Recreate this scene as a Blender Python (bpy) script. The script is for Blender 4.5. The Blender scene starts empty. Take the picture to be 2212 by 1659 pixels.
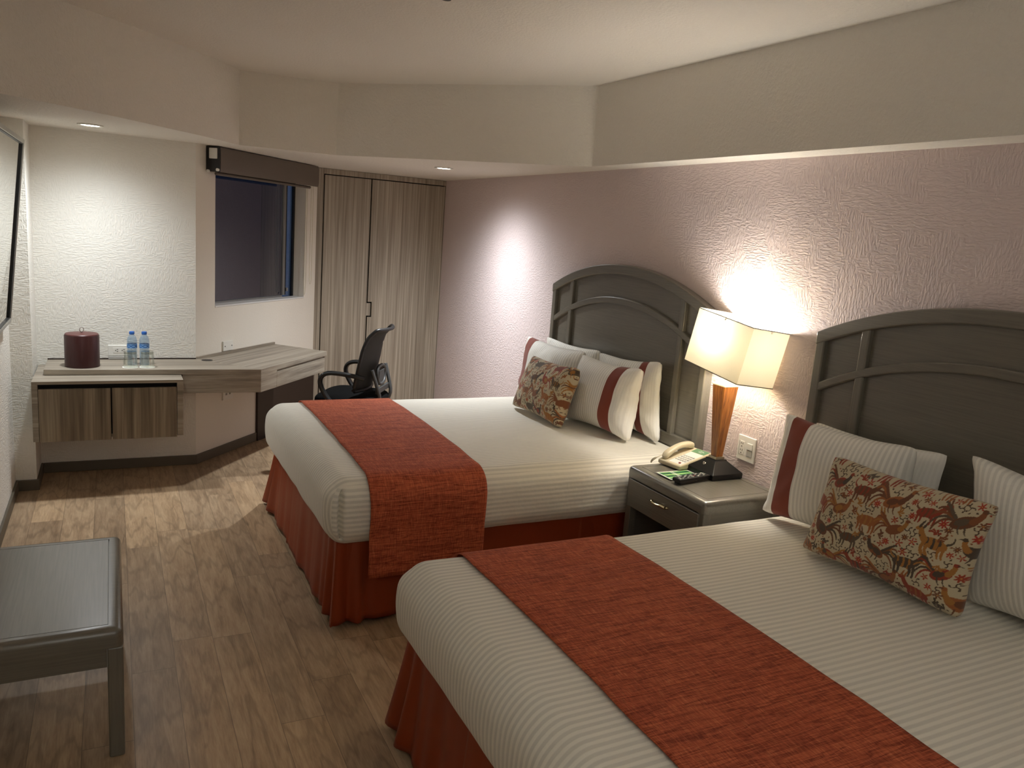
import bpy, bmesh, math, random
import numpy as np
from mathutils import Matrix, Vector, noise
random.seed(7)
C = bpy.context.scene.collection
SC = bpy.context.scene
PI = math.pi

# ------------------------------------------------------------------ colour / material helpers
def lin(c):
    r = []
    for v in c:
        v /= 255.0
        r.append(v / 12.92 if v <= 0.04045 else ((v + 0.055) / 1.055) ** 2.4)
    return (*r, 1.0)

class NT:
    def __init__(s, name):
        s.m = bpy.data.materials.new(name); s.m.use_nodes = True
        s.t = s.m.node_tree; s.t.nodes.clear()
        s.out = s.t.nodes.new('ShaderNodeOutputMaterial')
    def n(s, typ, ins=None, **kw):
        nd = s.t.nodes.new('ShaderNode' + typ)
        for k, v in kw.items(): setattr(nd, k, v)
        for k, v in (ins or {}).items():
            if isinstance(v, bpy.types.NodeSocket): s.t.links.new(v, nd.inputs[k])
            else: nd.inputs[k].default_value = v
        return nd
    def math(s, op, a, b=0.0, c=0.0):
        return s.n('Math', {0: a, 1: b, 2: c}, operation=op).outputs[0]
    def mix(s, f, a, b, mode='MIX'):
        nd = s.n('Mix', data_type='RGBA', blend_type=mode)
        for k, v in ((0, f), (6, a), (7, b)):
            if isinstance(v, bpy.types.NodeSocket): s.t.links.new(v, nd.inputs[k])
            else: nd.inputs[k].default_value = v
        return nd.outputs[2]
    def ramp(s, f, stops, interp='LINEAR'):
        nd = s.n('ValToRGB', {0: f}); cr = nd.color_ramp; cr.interpolation = interp
        while len(cr.elements) < len(stops): cr.elements.new(0.5)
        for e, (p, c) in zip(cr.elements, stops):
            e.position = p; e.color = c if len(c) == 4 else (*c, 1)
        return nd.outputs[0]
    def coord(s, kind='Object'):
        return s.n('TexCoord').outputs[kind]
    def mapped(s, vec, scale=(1, 1, 1), rot=(0, 0, 0), loc=(0, 0, 0)):
        return s.n('Mapping', {'Vector': vec, 'Scale': scale, 'Rotation': rot, 'Location': loc}).outputs[0]
    def noise(s, vec, scale=1.0, detail=2.0, rough=0.5, dist=0.0):
        return s.n('TexNoise', {'Vector': vec, 'Scale': scale, 'Detail': detail, 'Roughness': rough, 'Distortion': dist}).outputs[0]
    def bump(s, h, strength=0.5, dist=0.01, normal=None):
        d = {'Height': h, 'Strength': strength, 'Distance': dist}
        if normal is not None: d['Normal'] = normal
        return s.n('Bump', d).outputs[0]
    def principled(s, col, rough=0.5, normal=None, **ins):
        d = {'Base Color': col, 'Roughness': rough}
        if normal is not None: d['Normal'] = normal
        for k, v in ins.items(): d[k.replace('_', ' ')] = v
        p = s.n('BsdfPrincipled', d)
        s.t.links.new(p.outputs[0], s.out.inputs[0]); return p
    def surf(s, sock):
        s.t.links.new(sock, s.out.inputs[0])

def plain(name, rgb, rough=0.5, metal=0.0, bumpy=0.0, bscale=200.0, **kw):
    t = NT(name)
    v = t.coord()
    f = t.noise(v, 6.0, 3.0)
    a = lin(rgb); b = tuple(x * 0.9 for x in a[:3]) + (1,)
    col = t.mix(f, a, b)
    nrm = None
    if bumpy: nrm = t.bump(t.noise(v, bscale, 2.0), bumpy, 0.002)
    t.principled(col, rough, nrm, Metallic=metal, **kw)
    return t.m

def plaster(name, rgb, amp=0.9, scale=1.0, worm=True):
    t = NT(name)
    o = t.coord()
    sx = t.n('SeparateXYZ', {0: o})
    u = t.math('ADD', sx.outputs[0], sx.outputs[1])
    vec = t.n('CombineXYZ', {0: u, 1: sx.outputs[2], 2: 0.0}).outputs[0]
    if worm:
        n1 = t.noise(t.mapped(vec, (120 * scale, 36 * scale, 1)), 1.0, 1.5, 0.5, 0.5)
        n2 = t.noise(t.mapped(vec, (36 * scale, 120 * scale, 1), loc=(7, 3, 0)), 1.0, 1.5, 0.5, 0.5)
        mk = t.ramp(t.noise(vec, 6.0 * scale, 2.0), [(0.44, (0, 0, 0)), (0.54, (1, 1, 1))])
        h = t.mix(mk, n1, n2)
        hh = t.ramp(h, [(0.42, (0, 0, 0)), (0.60, (1, 1, 1))])
    else:
        n1 = t.noise(o, 75 * scale, 3.0, 0.6, 0.4)
        hh = t.ramp(n1, [(0.38, (0, 0, 0)), (0.66, (1, 1, 1))])
    fine = t.noise(o, 320.0, 2.0)
    hs = t.math('ADD', hh, t.math('MULTIPLY', fine, 0.25))
    nrm = t.bump(hs, amp, 0.0035)
    blot = t.noise(o, 1.6, 3.0)
    a = lin(rgb); b = tuple(x * 0.93 for x in a[:3]) + (1,)
    t.principled(t.mix(blot, a, b), 0.75, nrm, Specular_IOR_Level=0.3)
    return t.m

def laminate(name, axis, base, dark, light, rot=0.0, fine=1.0, rough=0.42):
    """streaky wood laminate; the grain runs along axis (0 x, 1 y, 2 z) after a turn about z"""
    t = NT(name)
    o = t.mapped(t.coord(), rot=(0, 0, rot))
    sc = [34.0 * fine] * 3; sc[axis] = 0.9
    sc2 = [130.0 * fine] * 3; sc2[axis] = 2.2
    sc3 = [9.0] * 3; sc3[axis] = 0.35
    a = t.noise(t.mapped(o, sc), 1.0, 2.0, 0.5, 0.15)
    b = t.noise(t.mapped(o, sc2), 1.0, 2.0, 0.6, 0.1)
    c = t.noise(t.mapped(o, sc3), 1.0, 2.0)
    k = t.math('ADD', t.math('MULTIPLY', a, 0.5), t.math('ADD', t.math('MULTIPLY', b, 0.3), t.math('MULTIPLY', c, 0.2)))
    col = t.ramp(k, [(0.36, lin(dark)), (0.5, lin(base)), (0.62, lin(light))])
    warm = t.noise(t.mapped(o, [x * 0.6 for x in sc]), 1.0, 1.0)
    col = t.mix(t.math('MULTIPLY', warm, 0.3), col, t.mix(0.5, col, lin((122, 102, 90))))
    t.principled(col, rough, t.bump(b, 0.05, 0.001), Specular_IOR_Level=0.4)
    return t.m

# ------------------------------------------------------------------ mesh helpers
class MB:
    def __init__(s): s.v = []; s.f = []; s.mi = []; s.uv = None
    def add(s, vs, fs, mi=0, M=None):
        n = len(s.v)
        for p in vs:
            p = Vector(p)
            s.v.append(M @ p if M is not None else p)
        for f in fs: s.f.append([i + n for i in f]); s.mi.append(mi)
        return s
    def box(s, x0, x1, y0, y1, z0, z1, mi=0, M=None):
        x0, x1 = min(x0, x1), max(x0, x1); y0, y1 = min(y0, y1), max(y0, y1); z0, z1 = min(z0, z1), max(z0, z1)
        vs = [(x, y, z) for z in (z0, z1) for y in (y0, y1) for x in (x0, x1)]
        return s.add(vs, [(0, 2, 3, 1), (4, 5, 7, 6), (0, 1, 5, 4), (2, 6, 7, 3), (0, 4, 6, 2), (1, 3, 7, 5)], mi, M)
    def prism(s, pts, z0, z1, mi=0, M=None):
        """pts counter-clockwise in plan, extruded along z"""
        n = len(pts)
        ar = sum(pts[i][0] * pts[(i + 1) % n][1] - pts[(i + 1) % n][0] * pts[i][1] for i in range(n))
        if ar < 0: pts = pts[::-1]
        vs = [(x, y, z0) for x, y in pts] + [(x, y, z1) for x, y in pts]
        fs = [list(range(n))[::-1], list(range(n, 2 * n))] + [(i, (i + 1) % n, (i + 1) % n + n, i + n) for i in range(n)]
        return s.add(vs, fs, mi, M)
    def strip(s, lo, hi, x0, x1, mi=0, M=None):
        """solid between two polylines lo / hi given in (y, z), from x0 (front) to x1"""
        n = len(lo); vs = []
        for (a, b) in zip(lo, hi):
            vs += [(x0, *a), (x0, *b), (x1, *b), (x1, *a)]
        fs = []
        for i in range(n - 1):
            for k in range(4):
                k2 = (k + 1) % 4
                fs.append((i * 4 + k, i * 4 + k2, (i + 1) * 4 + k2, (i + 1) * 4 + k))
        fs += [(3, 2, 1, 0), tuple((n - 1) * 4 + k for k in range(4))]
        return s.add(vs, fs, mi, M)
    def lathe(s, prof, seg=32, mi=0, M=None, cap=True):
        vs = []; fs = []; n = len(prof)
        for r, z in prof:
            for k in range(seg):
                a = 2 * PI * k / seg; vs.append((r * math.cos(a), r * math.sin(a), z))
        for i in range(n - 1):
            for k in range(seg):
                k2 = (k + 1) % seg
                fs.append((i * seg + k, i * seg + k2, (i + 1) * seg + k2, (i + 1) * seg + k))
        if cap:
            fs.append(list(range(seg))[::-1]); fs.append([(n - 1) * seg + k for k in range(seg)])
        return s.add(vs, fs, mi, M)
    def cyl(s, p, q, r, seg=16, mi=0, r2=None, M=None):
        p = Vector(p); q = Vector(q); d = q - p
        Q = Matrix.Translation(p) @ d.to_track_quat('Z', 'Y').to_matrix().to_4x4()
        if M is not None: Q = M @ Q
        return s.lathe([(r, 0), (r if r2 is None else r2, d.length)], seg, mi, Q)
    def tube(s, pts, r, seg=10, mi=0, M=None, flat=1.0, closed=False, smooth=1, up=Vector((0, 0, 1))):
        P = [Vector(p) for p in pts]
        for _ in range(smooth):
            Q = []
            n = len(P)
            for i in range(n if closed else n - 1):
                a, b = P[i], P[(i + 1) % n]
                Q += [a.lerp(b, .25), a.lerp(b, .75)]
            if not closed: Q = [P[0]] + Q + [P[-1]]
            P = Q
        n = len(P); vs = []; fs = []
        for i, p in enumerate(P):
            a = P[(i - 1) % n] if (closed or i) else p; b = P[(i + 1) % n] if (closed or i < n - 1) else p
            t = (b - a).normalized()
            u = up if abs(t.dot(up)) < 0.95 else Vector((0, 1, 0))
            x = t.cross(u).normalized(); y = x.cross(t)
            for k in range(seg):
                an = 2 * PI * k / seg
                vs.append(p + x * (r * flat * math.cos(an)) + y * (r * math.sin(an)))
        for i in range(n if closed else n - 1):
            j = (i + 1) % n
            for k in range(seg):
                k2 = (k + 1) % seg
                fs.append((i * seg + k2, i * seg + k, j * seg + k, j * seg + k2))
        if not closed: fs += [list(range(seg)), [(n - 1) * seg + k for k in range(seg)][::-1]]
        return s.add(vs, fs, mi, M)
    def grid(s, fn, nu, nv, mi=0, M=None, flip=False):
        """fn(i/nu, j/nv) -> point"""
        vs = [fn(i / nu, j / nv) for j in range(nv + 1) for i in range(nu + 1)]
        fs = []
        for j in range(nv):
            for i in range(nu):
                a = j * (nu + 1) + i
                q = (a, a + 1, a + nu + 2, a + nu + 1)
                fs.append(q[::-1] if flip else q)
        return s.add(vs, fs, mi, M)
    def torus(s, R, r, M=None, seg=28, sub=8, mi=0):
        vs = []; fs = []
        for i in range(seg):
            a = 2 * PI * i / seg
            for j in range(sub):
                b = 2 * PI * j / sub
                vs.append(((R + r * math.cos(b)) * math.cos(a), (R + r * math.cos(b)) * math.sin(a), r * math.sin(b)))
        for i in range(seg):
            for j in range(sub):
                i2, j2 = (i + 1) % seg, (j + 1) % sub
                fs.append((i * sub + j, i2 * sub + j, i2 * sub + j2, i * sub + j2))
        return s.add(vs, fs, mi, M)

ROOT = {}      # object -> world matrix of its thing's root
def obj(name, mb, mats, parent=None, at=None, rz=0.0, local=False, smooth=30, bevel=0.0, bseg=2, solid=0.0, sub=0, fix=False):
    """one mesh object.  World coordinates are turned into the root's own frame; local=True says they already are."""
    if parent is not None: Mx = ROOT[parent]
    else: Mx = Matrix.Translation(Vector(at or (0, 0, 0))) @ Matrix.Rotation(rz, 4, 'Z')
    inv = Mx.inverted()
    vs = [tuple(v if local else inv @ v) for v in mb.v]
    me = bpy.data.meshes.new(name)
    me.from_pydata(vs, [], [tuple(f) for f in mb.f])
    if not isinstance(mats, (list, tuple)): mats = [mats]
    for m in mats: me.materials.append(m)
    me.polygons.foreach_set('material_index', mb.mi)
    if mb.uv:
        ul = me.uv_layers.new(name='UVMap')
        for p in me.polygons:
            for li, vi in zip(p.loop_indices, p.vertices):
                ul.data[li].uv = mb.uv(p.index, vi)
    if fix:
        b = bmesh.new(); b.from_mesh(me); bmesh.ops.recalc_face_normals(b, faces=b.faces); b.to_mesh(me); b.free()
    if smooth is not None:
        me.polygons.foreach_set('use_smooth', [True] * len(me.polygons))
        me.set_sharp_from_angle(angle=math.radians(smooth))
    o = bpy.data.objects.new(name, me); C.objects.link(o)
    if parent is not None: o.parent = parent
    else: o.matrix_world = Mx
    ROOT[o] = Mx
    if solid:
        m = o.modifiers.new('solid', 'SOLIDIFY'); m.thickness = solid; m.offset = 1
    if bevel:
        m = o.modifiers.new('bevel', 'BEVEL'); m.width = bevel; m.segments = bseg; m.limit_method = 'ANGLE'; m.angle_limit = math.radians(40)
        m.harden_normals = True
    if sub:
        m = o.modifiers.new('sub', 'SUBSURF'); m.levels = sub; m.render_levels = sub
    return o

def tag(o, label, cat, group=None, kind=None):
    o['label'] = label; o['category'] = cat
    if group: o['group'] = group
    if kind: o['kind'] = kind
    return o
def thing(name, at, label, cat, group=None, rz=0.0, kind=None):
    o = bpy.data.objects.new(name, None); C.objects.link(o)
    Mx = Matrix.Translation(Vector(at)) @ Matrix.Rotation(rz, 4, 'Z')
    o.matrix_world = Mx; ROOT[o] = Mx; o.empty_display_size = 0.1
    return tag(o, label, cat, group, kind)
def struct(name, mb, m, label, cat, **kw):
    kw.setdefault('smooth', None)
    return tag(obj(name, mb, m, **kw), label, cat, kind='structure')
def copy_thing(o):
    c = o.copy(); C.objects.link(c)
    for ch in o.children:
        d = ch.copy(); C.objects.link(d); d.parent = c
        for g in ch.children:
            e = g.copy(); C.objects.link(e); e.parent = d
    return c

# ------------------------------------------------------------------ key dimensions (metres; x to the headboard wall, y into the room)
XW = 2.668; XL = -0.535; YD = 5.61; YP = 5.272; XP = -0.427; YC = 6.737
ZS = 2.137; ZC = 2.585; YB = -1.6
WA = Vector((0.49, YD, 0)); WD = Vector((1.037, 1.127, 0)).normalized(); WN = Vector((WD.y, -WD.x, 0))
WLEN = 1.531
# frame of the slanted window wall: local x along the wall, y into the room, z up
MW = Matrix(((WD.x, WN.x, 0, WA.x), (WD.y, WN.y, 0, WA.y), (0, 0, 1, 0), (0, 0, 0, 1)))

# ------------------------------------------------------------------ materials
M = {}
M['white_wall'] = plaster('white_plaster', (232, 229, 220), 0.38)
M['smooth_wall'] = plaster('smooth_plaster', (232, 226, 214), 0.12, 1.0, False)
M['mauve_wall'] = plaster('mauve_plaster', (214, 198, 196), 0.40)
M['ceiling'] = plaster('ceiling_plaster', (232, 227, 218), 0.5, 1.0, False)
M['soffit'] = plaster('soffit_plaster', (232, 227, 217), 0.6, 0.8, False)
M['base'] = plain('baseboard_taupe', (96, 88, 74), 0.45)
M['grey_wood'] = None
def grey_paint(name, axis):
    t = NT(name)
    sc = [160.0] * 3; sc[axis] = 5.0
    o = t.coord()
    g = t.noise(t.mapped(o, sc), 1.0, 2.0)
    col = t.ramp(g, [(0.3, lin((98, 93, 82))), (0.7, lin((110, 105, 93)))])
    t.principled(col, 0.34, t.bump(g, 0.04, 0.001), Specular_IOR_Level=0.7, Coat_Weight=0.5, Coat_Roughness=0.22)
    return t.m
M['grey_y'] = grey_paint('grey_brown_paint_across', 1)
M['grey_z'] = grey_paint('grey_brown_paint_upright', 2)
M['grey_x'] = grey_paint('grey_brown_paint_lengthwise', 0)
LAM = ((146, 136, 121), (113, 104, 91), (170, 161, 145))
M['lam_x'] = laminate('laminate_lengthwise', 0, *LAM)
M['lam_z'] = laminate('laminate_upright', 2, *LAM)
M['lam_w'] = laminate('laminate_wing', 0, *LAM, rot=-math.atan2(WD.y, WD.x))
M['lam_ward'] = laminate('laminate_wardrobe', 2, (160, 150, 134), (126, 116, 102), (188, 178, 162), fine=1.7)
M['lam_cab'] = laminate('laminate_cabinet_door', 2, (128, 115, 96), (94, 82, 66), (158, 146, 125), fine=0.8)
M['dark_gap'] = plain('dark_interior', (22, 18, 15), 0.8)
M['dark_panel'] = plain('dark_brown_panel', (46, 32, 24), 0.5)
M['black'] = plain('black_plastic', (14, 14, 14), 0.42)
M['black_soft'] = plain('black_fabric', (7, 7, 7), 0.95, bumpy=0.3, Specular_IOR_Level=0.1)
M['charcoal'] = plain('charcoal_plastic', (52, 53, 52), 0.5)
M['white_plastic'] = plain('white_plastic', (232, 230, 222), 0.35)
M['grey_plastic'] = plain('light_grey_plastic', (182, 180, 174), 0.4)
M['hole'] = plain('socket_hole', (18, 16, 14), 0.8)
M['silver'] = plain('brushed_silver', (190, 188, 182), 0.32, 1.0)
M['chrome'] = plain('chrome', (225, 222, 215), 0.12, 1.0)
M['brass'] = plain('pale_brass', (206, 190, 150), 0.25, 1.0)
M['blind'] = plain('taupe_blind_cassette', (108, 98, 87), 0.5)
M['cord'] = plain('cream_cord', (222, 214, 190), 0.6)
M['leather'] = plain('oxblood_leather', (56, 19, 18), 0.38, bumpy=0.1)
M['cream'] = plain('cream_plastic', (206, 193, 163), 0.4)
M['cream_dark'] = plain('keypad_grey', (186, 182, 170), 0.5)
M['paper'] = plain('white_paper', (240, 238, 230), 0.7)
M['red'] = plain('red_plastic', (140, 20, 24), 0.4)
M['green_label'] = plain('green_label', (104, 144, 104), 0.5)
M['blue_cap'] = plain('blue_cap', (40, 98, 178), 0.4)

# floor: long oak-look planks along y
def floor_mat():
    t = NT('greige_plank_floor')
    o = t.coord()
    sx = t.n('SeparateXYZ', {0: o})
    W = 0.152; L = 1.22
    xs = t.math('DIVIDE', t.math('SUBTRACT', sx.outputs[0], 0.037 - 10 * W), W)
    row = t.math('FLOOR', xs); fx = t.math('FRACT', xs)
    rnd = t.n('TexWhiteNoise', {'W': row}, noise_dimensions='1D').outputs[0]
    ys = t.math('DIVIDE', t.math('ADD', sx.outputs[1], t.math('MULTIPLY', rnd, L * 3.7)), L)
    ys = t.math('ADD', ys, 20.0)
    cell = t.math('FLOOR', ys); fy = t.math('FRACT', ys)
    idv = t.n('CombineXYZ', {0: row, 1: cell, 2: 0.0}).outputs[0]
    wn = t.n('TexWhiteNoise', {'Vector': idv}, noise_dimensions='3D')
    pr = wn.outputs[0]
    gx = t.math('MINIMUM', fx, t.math('SUBTRACT', 1.0, fx))
    gy = t.math('MINIMUM', fy, t.math('SUBTRACT', 1.0, fy))
    gap = t.math('MAXIMUM', t.math('LESS_THAN', gx, 0.008), t.math('LESS_THAN', gy, 0.0012))
    off = t.n('VectorMath', {0: wn.outputs[1], 1: (30, 30, 30)}, operation='MULTIPLY').outputs[0]
    v = t.n('VectorMath', {0: o, 1: off}, operation='ADD').outputs[0]
    g1 = t.noise(t.mapped(v, (38, 3.4, 1)), 1.0, 6.0, 0.65, 0.6)
    g2 = t.noise(t.mapped(v, (190, 14, 1)), 1.0, 4.0, 0.65, 0.3)
    g3 = t.noise(t.mapped(v, (9, 2.2, 1)), 1.0, 4.0, 0.6, 1.0)
    wv = t.n('TexWave', {'Vector': t.mapped(v, (6, 0.7, 1)), 'Scale': 2.2, 'Distortion': 9.0, 'Detail': 2.0, 'Detail Scale': 1.2}, wave_type='RINGS').outputs[1]
    k = t.math('ADD', t.math('MULTIPLY', g1, 0.42), t.math('ADD', t.math('MULTIPLY', g2, 0.26), t.math('MULTIPLY', g3, 0.32)))
    col = t.ramp(k, [(0.32, lin((132, 111, 89))), (0.48, lin((178, 153, 125))), (0.64, lin((206, 182, 152)))])
    col = t.mix(t.math('MULTIPLY', t.ramp(wv, [(0.0, (1, 1, 1)), (0.22, (0, 0, 0))]), 0.28), col, lin((104, 88, 70)))
    tint = t.ramp(pr, [(0.0, lin((214, 208, 200))), (0.5, lin((240, 236, 230))), (1.0, lin((255, 248, 236)))])
    col = t.mix(0.9, col, tint, 'MULTIPLY')
    knot = t.ramp(t.noise(t.mapped(v, (14, 5, 1)), 1.0, 2.0, 0.5, 0.5), [(0.70, (0, 0, 0)), (0.78, (1, 1, 1))])
    col = t.mix(t.math('MULTIPLY', knot, 0.5), col, lin((92, 76, 58)))
    col = t.mix(t.math('MULTIPLY', gap, 0.55), col, lin((84, 70, 56)))
    hgt = t.math('SUBTRACT', t.math('MULTIPLY', g2, 0.6), gap)
    t.principled(col, 0.42, t.bump(hgt, 0.25, 0.0015), Specular_IOR_Level=0.4)
    return t.m
M['floor'] = floor_mat()

def stripe_mat(name, rgb, coord=1, period=0.022, bump=0.35, amp=0.19):
    t = NT(name)
    uv = t.n('SeparateXYZ', {0: t.coord('UV')})
    ph = t.math('MULTIPLY', uv.outputs[coord], 2 * PI / period)
    sn = t.math('MULTIPLY_ADD', t.math('SINE', ph), 0.5, 0.5)
    st = t.ramp(sn, [(0.25, (0, 0, 0)), (0.75, (1, 1, 1))])
    wr = t.noise(t.coord(), 9.0, 3.0)
    a = lin(rgb); b = tuple(x * (1 - amp) for x in a[:3]) + (1,)
    col = t.mix(st, b, a)
    n1 = t.bump(wr, 0.25, 0.02)
    rgh = t.math('MULTIPLY_ADD', st, -0.14, 0.74)
    weave = t.noise(t.coord(), 900.0, 1.0)
    n2 = t.bump(t.math('ADD', st, t.math('MULTIPLY', weave, 0.5)), bump, 0.0016, n1)
    t.principled(col, rgh, n2, Specular_IOR_Level=0.35, Sheen_Weight=0.15)
    return t.m
M['duvet'] = stripe_mat('striped_white_bedding', (236, 231, 217), 1)
M['pillowcase'] = stripe_mat('striped_white_pillowcase', (236, 233, 224), 0, 0.020)
M['plain_case'] = stripe_mat('pillow_end_cloth', (236, 233, 226), 0, 0.016, 0.2, 0.05)

def cloth(name, rgb, var=0.2, scale=420.0, rough=0.85, sheen=0.2):
    t = NT(name)
    o = t.coord()
    n = t.noise(o, scale, 2.0); m = t.noise(o, 14.0, 3.0)
    a = lin(rgb); b = tuple(x * (1 - var) for x in a[:3]) + (1,)
    t.principled(t.mix(t.math('MULTIPLY_ADD', n, 0.5, t.math('MULTIPLY', m, 0.5)), a, b), rough, t.bump(n, 0.25, 0.001), Sheen_Weight=sheen)
    return t.m
M['skirt'] = cloth('rust_bed_skirt', (146, 56, 14), 0.15, 500, 0.5, 0.0)
M['band'] = cloth('rust_red_band', (128, 50, 26), 0.15)

def runner_mat():
    t = NT('rust_crosshatch_runner')
    uv = t.coord('UV')
    def lines(su, sv, lo, hi, loc, d=0.7):
        n = t.noise(t.mapped(uv, (su, sv, 1), loc=loc), 1.0, 2.0, 0.5, d)
        r = t.math('ABSOLUTE', t.math('SUBTRACT', n, 0.5))
        return t.ramp(r, [(lo, (1, 1, 1)), (hi, (0, 0, 0))])
    a = lines(4, 72, 0.005, 0.06, (0, 0, 0))
    a2 = lines(7, 135, 0.005, 0.06, (5, 9, 0))
    b = lines(115, 10, 0.005, 0.08, (3, 1, 0))
    b2 = lines(190, 18, 0.005, 0.07, (8, 2, 0))
    k = t.math('MINIMUM', 1.0, t.math('ADD', t.math('MULTIPLY', t.math('MAXIMUM', a, t.math('MULTIPLY', a2, 0.7)), 0.62), t.math('MULTIPLY', t.math('MAXIMUM', b, b2), 0.42)))
    lo = t.noise(uv, 7.0, 3.0)
    base = t.mix(lo, lin((204, 108, 70)), lin((186, 90, 58)))
    hi = t.noise(t.mapped(uv, (200, 30, 1)), 1.0, 2.0)
    base = t.mix(t.ramp(hi, [(0.52, (0, 0, 0)), (0.72, (0.55, 0.55, 0.55))]), base, lin((226, 138, 92)))
    col = t.mix(k, base, lin((122, 48, 28)))
    fold = t.noise(t.mapped(uv, (1.2, 9, 1)), 1.0, 2.0, 0.5, 0.8)
    n1 = t.bump(fold, 0.35, 0.02)
    t.principled(col, 0.78, t.bump(k, -0.35, 0.0015, n1), Specular_IOR_Level=0.25)
    return t.m
M['runner'] = runner_mat()

def lamp_wood():
    t = NT('oiled_teak')
    o = t.coord()
    a = t.noise(t.mapped(o, (70, 70, 4)), 1.0, 3.0, 0.6, 0.6)
    b = t.noise(t.mapped(o, (240, 240, 12)), 1.0, 2.0)
    k = t.math('ADD', t.math('MULTIPLY', a, 0.7), t.math('MULTIPLY', b, 0.3))
    t.principled(t.ramp(k, [(0.32, lin((92, 50, 18))), (0.5, lin((150, 92, 38))), (0.66, lin((178, 116, 54)))]), 0.32, t.bump(b, 0.05, 0.001))
    return t.m
M['teak'] = lamp_wood()

def shade_mat():
    t = NT('cream_linen_shade')
    o = t.coord()
    w = t.noise(t.mapped(o, (600, 600, 160)), 1.0, 1.0)
    c = t.mix(t.math('MULTIPLY', w, 0.25), lin((246, 238, 214)), lin((226, 214, 184)))
    d = t.n('BsdfDiffuse', {0: c}); tr = t.n('BsdfTranslucent', {0: t.mix(0.6, c, lin((254, 246, 222)))})
    t.surf(t.n('MixShader', {0: 0.080, 1: d.outputs[0], 2: tr.outputs[0]}).outputs[0])
    return t.m
M['shade'] = shade_mat()

def emit(name, rgb, s):
    t = NT(name)
    e = t.n('Emission', {0: lin(rgb), 1: s}); t.surf(e.outputs[0]); return t.m
M['lens'] = emit('lit_lens', (255, 246, 226), 14.0)
M['bulb'] = emit('lit_bulb', (255, 226, 150), 12.0)

def glass_mat(name, rgb, refl=0.12, rough=0.0, cap=1.0, k=1.8, milk=0.0, milkrgb=(200, 214, 226)):
    t = NT(name)
    fr = t.math('MULTIPLY_ADD', t.math('POWER', t.n('LayerWeight', {0: 0.5}).outputs[1], 5.0), 0.96, 0.04)
    f = t.math('MINIMUM', cap, t.math('ADD', t.math('MULTIPLY', fr, k), refl))
    g = t.n('BsdfGlossy', {0: (1, 1, 1, 1), 1: rough}); tr = t.n('BsdfTransparent', {0: lin(rgb)})
    body = tr.outputs[0]
    if milk: body = t.n('MixShader', {0: milk, 1: body, 2: t.n('BsdfDiffuse', {0: lin(milkrgb)}).outputs[0]}).outputs[0]
    t.surf(t.n('MixShader', {0: f, 1: body, 2: g.outputs[0]}).outputs[0])
    return t.m
M['pane'] = glass_mat('tinted_window_glass', (150, 156, 166), 0.0, k=3.6)
M['pane_open'] = glass_mat('clear_window_glass', (226, 232, 238), 0.0)
M['tumbler'] = glass_mat('clear_tumbler_glass', (248, 249, 247), 0.0, cap=0.28)
M['tumbler_base'] = glass_mat('thick_tumbler_glass', (222, 224, 218), 0.04, cap=0.35)
M['bottle'] = glass_mat('clear_blue_bottle', (226, 236, 245), 0.0, cap=0.5, milk=0.14, milkrgb=(176, 204, 226))
def mirror_mat():
    t = NT('mirror_silvering'); t.principled(lin((232, 234, 232)), 0.0, Metallic=1.0); return t.m
M['mirror'] = mirror_mat()
def wave_label():
    t = NT('blue_wave_label')
    uv = t.n('SeparateXYZ', {0: t.coord('UV')})
    ph = t.math('MULTIPLY', uv.outputs[0], 2 * PI)
    s = t.math('MULTIPLY', t.math('SINE', ph), 0.30)
    d1 = t.math('ABSOLUTE', t.math('SUBTRACT', t.math('SUBTRACT', uv.outputs[1], 0.5), s))
    d2 = t.math('ABSOLUTE', t.math('ADD', t.math('SUBTRACT', uv.outputs[1], 0.5), s))
    ln = t.math('LESS_THAN', t.math('MINIMUM', d1, d2), 0.085)
    col = t.mix(ln, lin((120, 166, 216)), lin((34, 84, 158)))
    t.principled(col, 0.35); return t.m
M['wave_label'] = wave_label()

# ------------------------------------------------------------------ room shell
struct('floor', MB().box(-0.7, 2.8, YB - 0.1, 7.5, -0.12, 0), M['floor'], 'greige wood-look plank floor running away from the camera', 'floor')
struct('wall_right', MB().box(XW, XW + 0.1, YB - 0.1, 7.5, 0, 2.7), M['mauve_wall'], 'pale mauve textured plaster wall behind both headboards', 'wall')
struct('wall_left', MB().box(XL - 0.1, XL, YB - 0.1, YP + 0.2, 0, 2.7), M['white_wall'], 'white textured wall at the left edge behind mirror and bench', 'wall')
struct('wall_pillar', MB().box(XL - 0.1, XP, YP, YD + 0.1, 0, 2.7), M['white_wall'], 'narrow white pillar left of the wall-hung cabinet', 'wall')
struct('wall_desk', MB().box(XP - 0.1, WA.x, YD, YD + 0.1, 0, 2.7), M['white_wall'], 'white textured wall behind the bucket and bottles', 'wall')
ww = MB()
s0, s1, z0, z1 = 0.20, 1.358, 1.068, 2.0
TH = -0.122
ww.box(0, s0, TH, 0, 0, 2.7, M=MW); ww.box(s1, WLEN + 0.02, TH, 0, 0, 2.7, M=MW)
ww.box(s0, s1, TH, 0, 0, z0, M=MW); ww.box(s0, s1, TH, 0, z1, 2.7, M=MW)
struct('wall_window', ww, M['smooth_wall'], 'slanted smooth cream wall around the window', 'wall')
struct('wall_back', MB().box(1.45, XW + 0.1, 7.36, 7.46, 0, 2.7), M['smooth_wall'], 'wall behind the wardrobe', 'wall')
struct('wall_front', MB().box(XL - 0.1, XW + 0.1, YB - 0.1, YB, 0, 2.7), M['smooth_wall'], 'plain wall behind the camera', 'wall')

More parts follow.
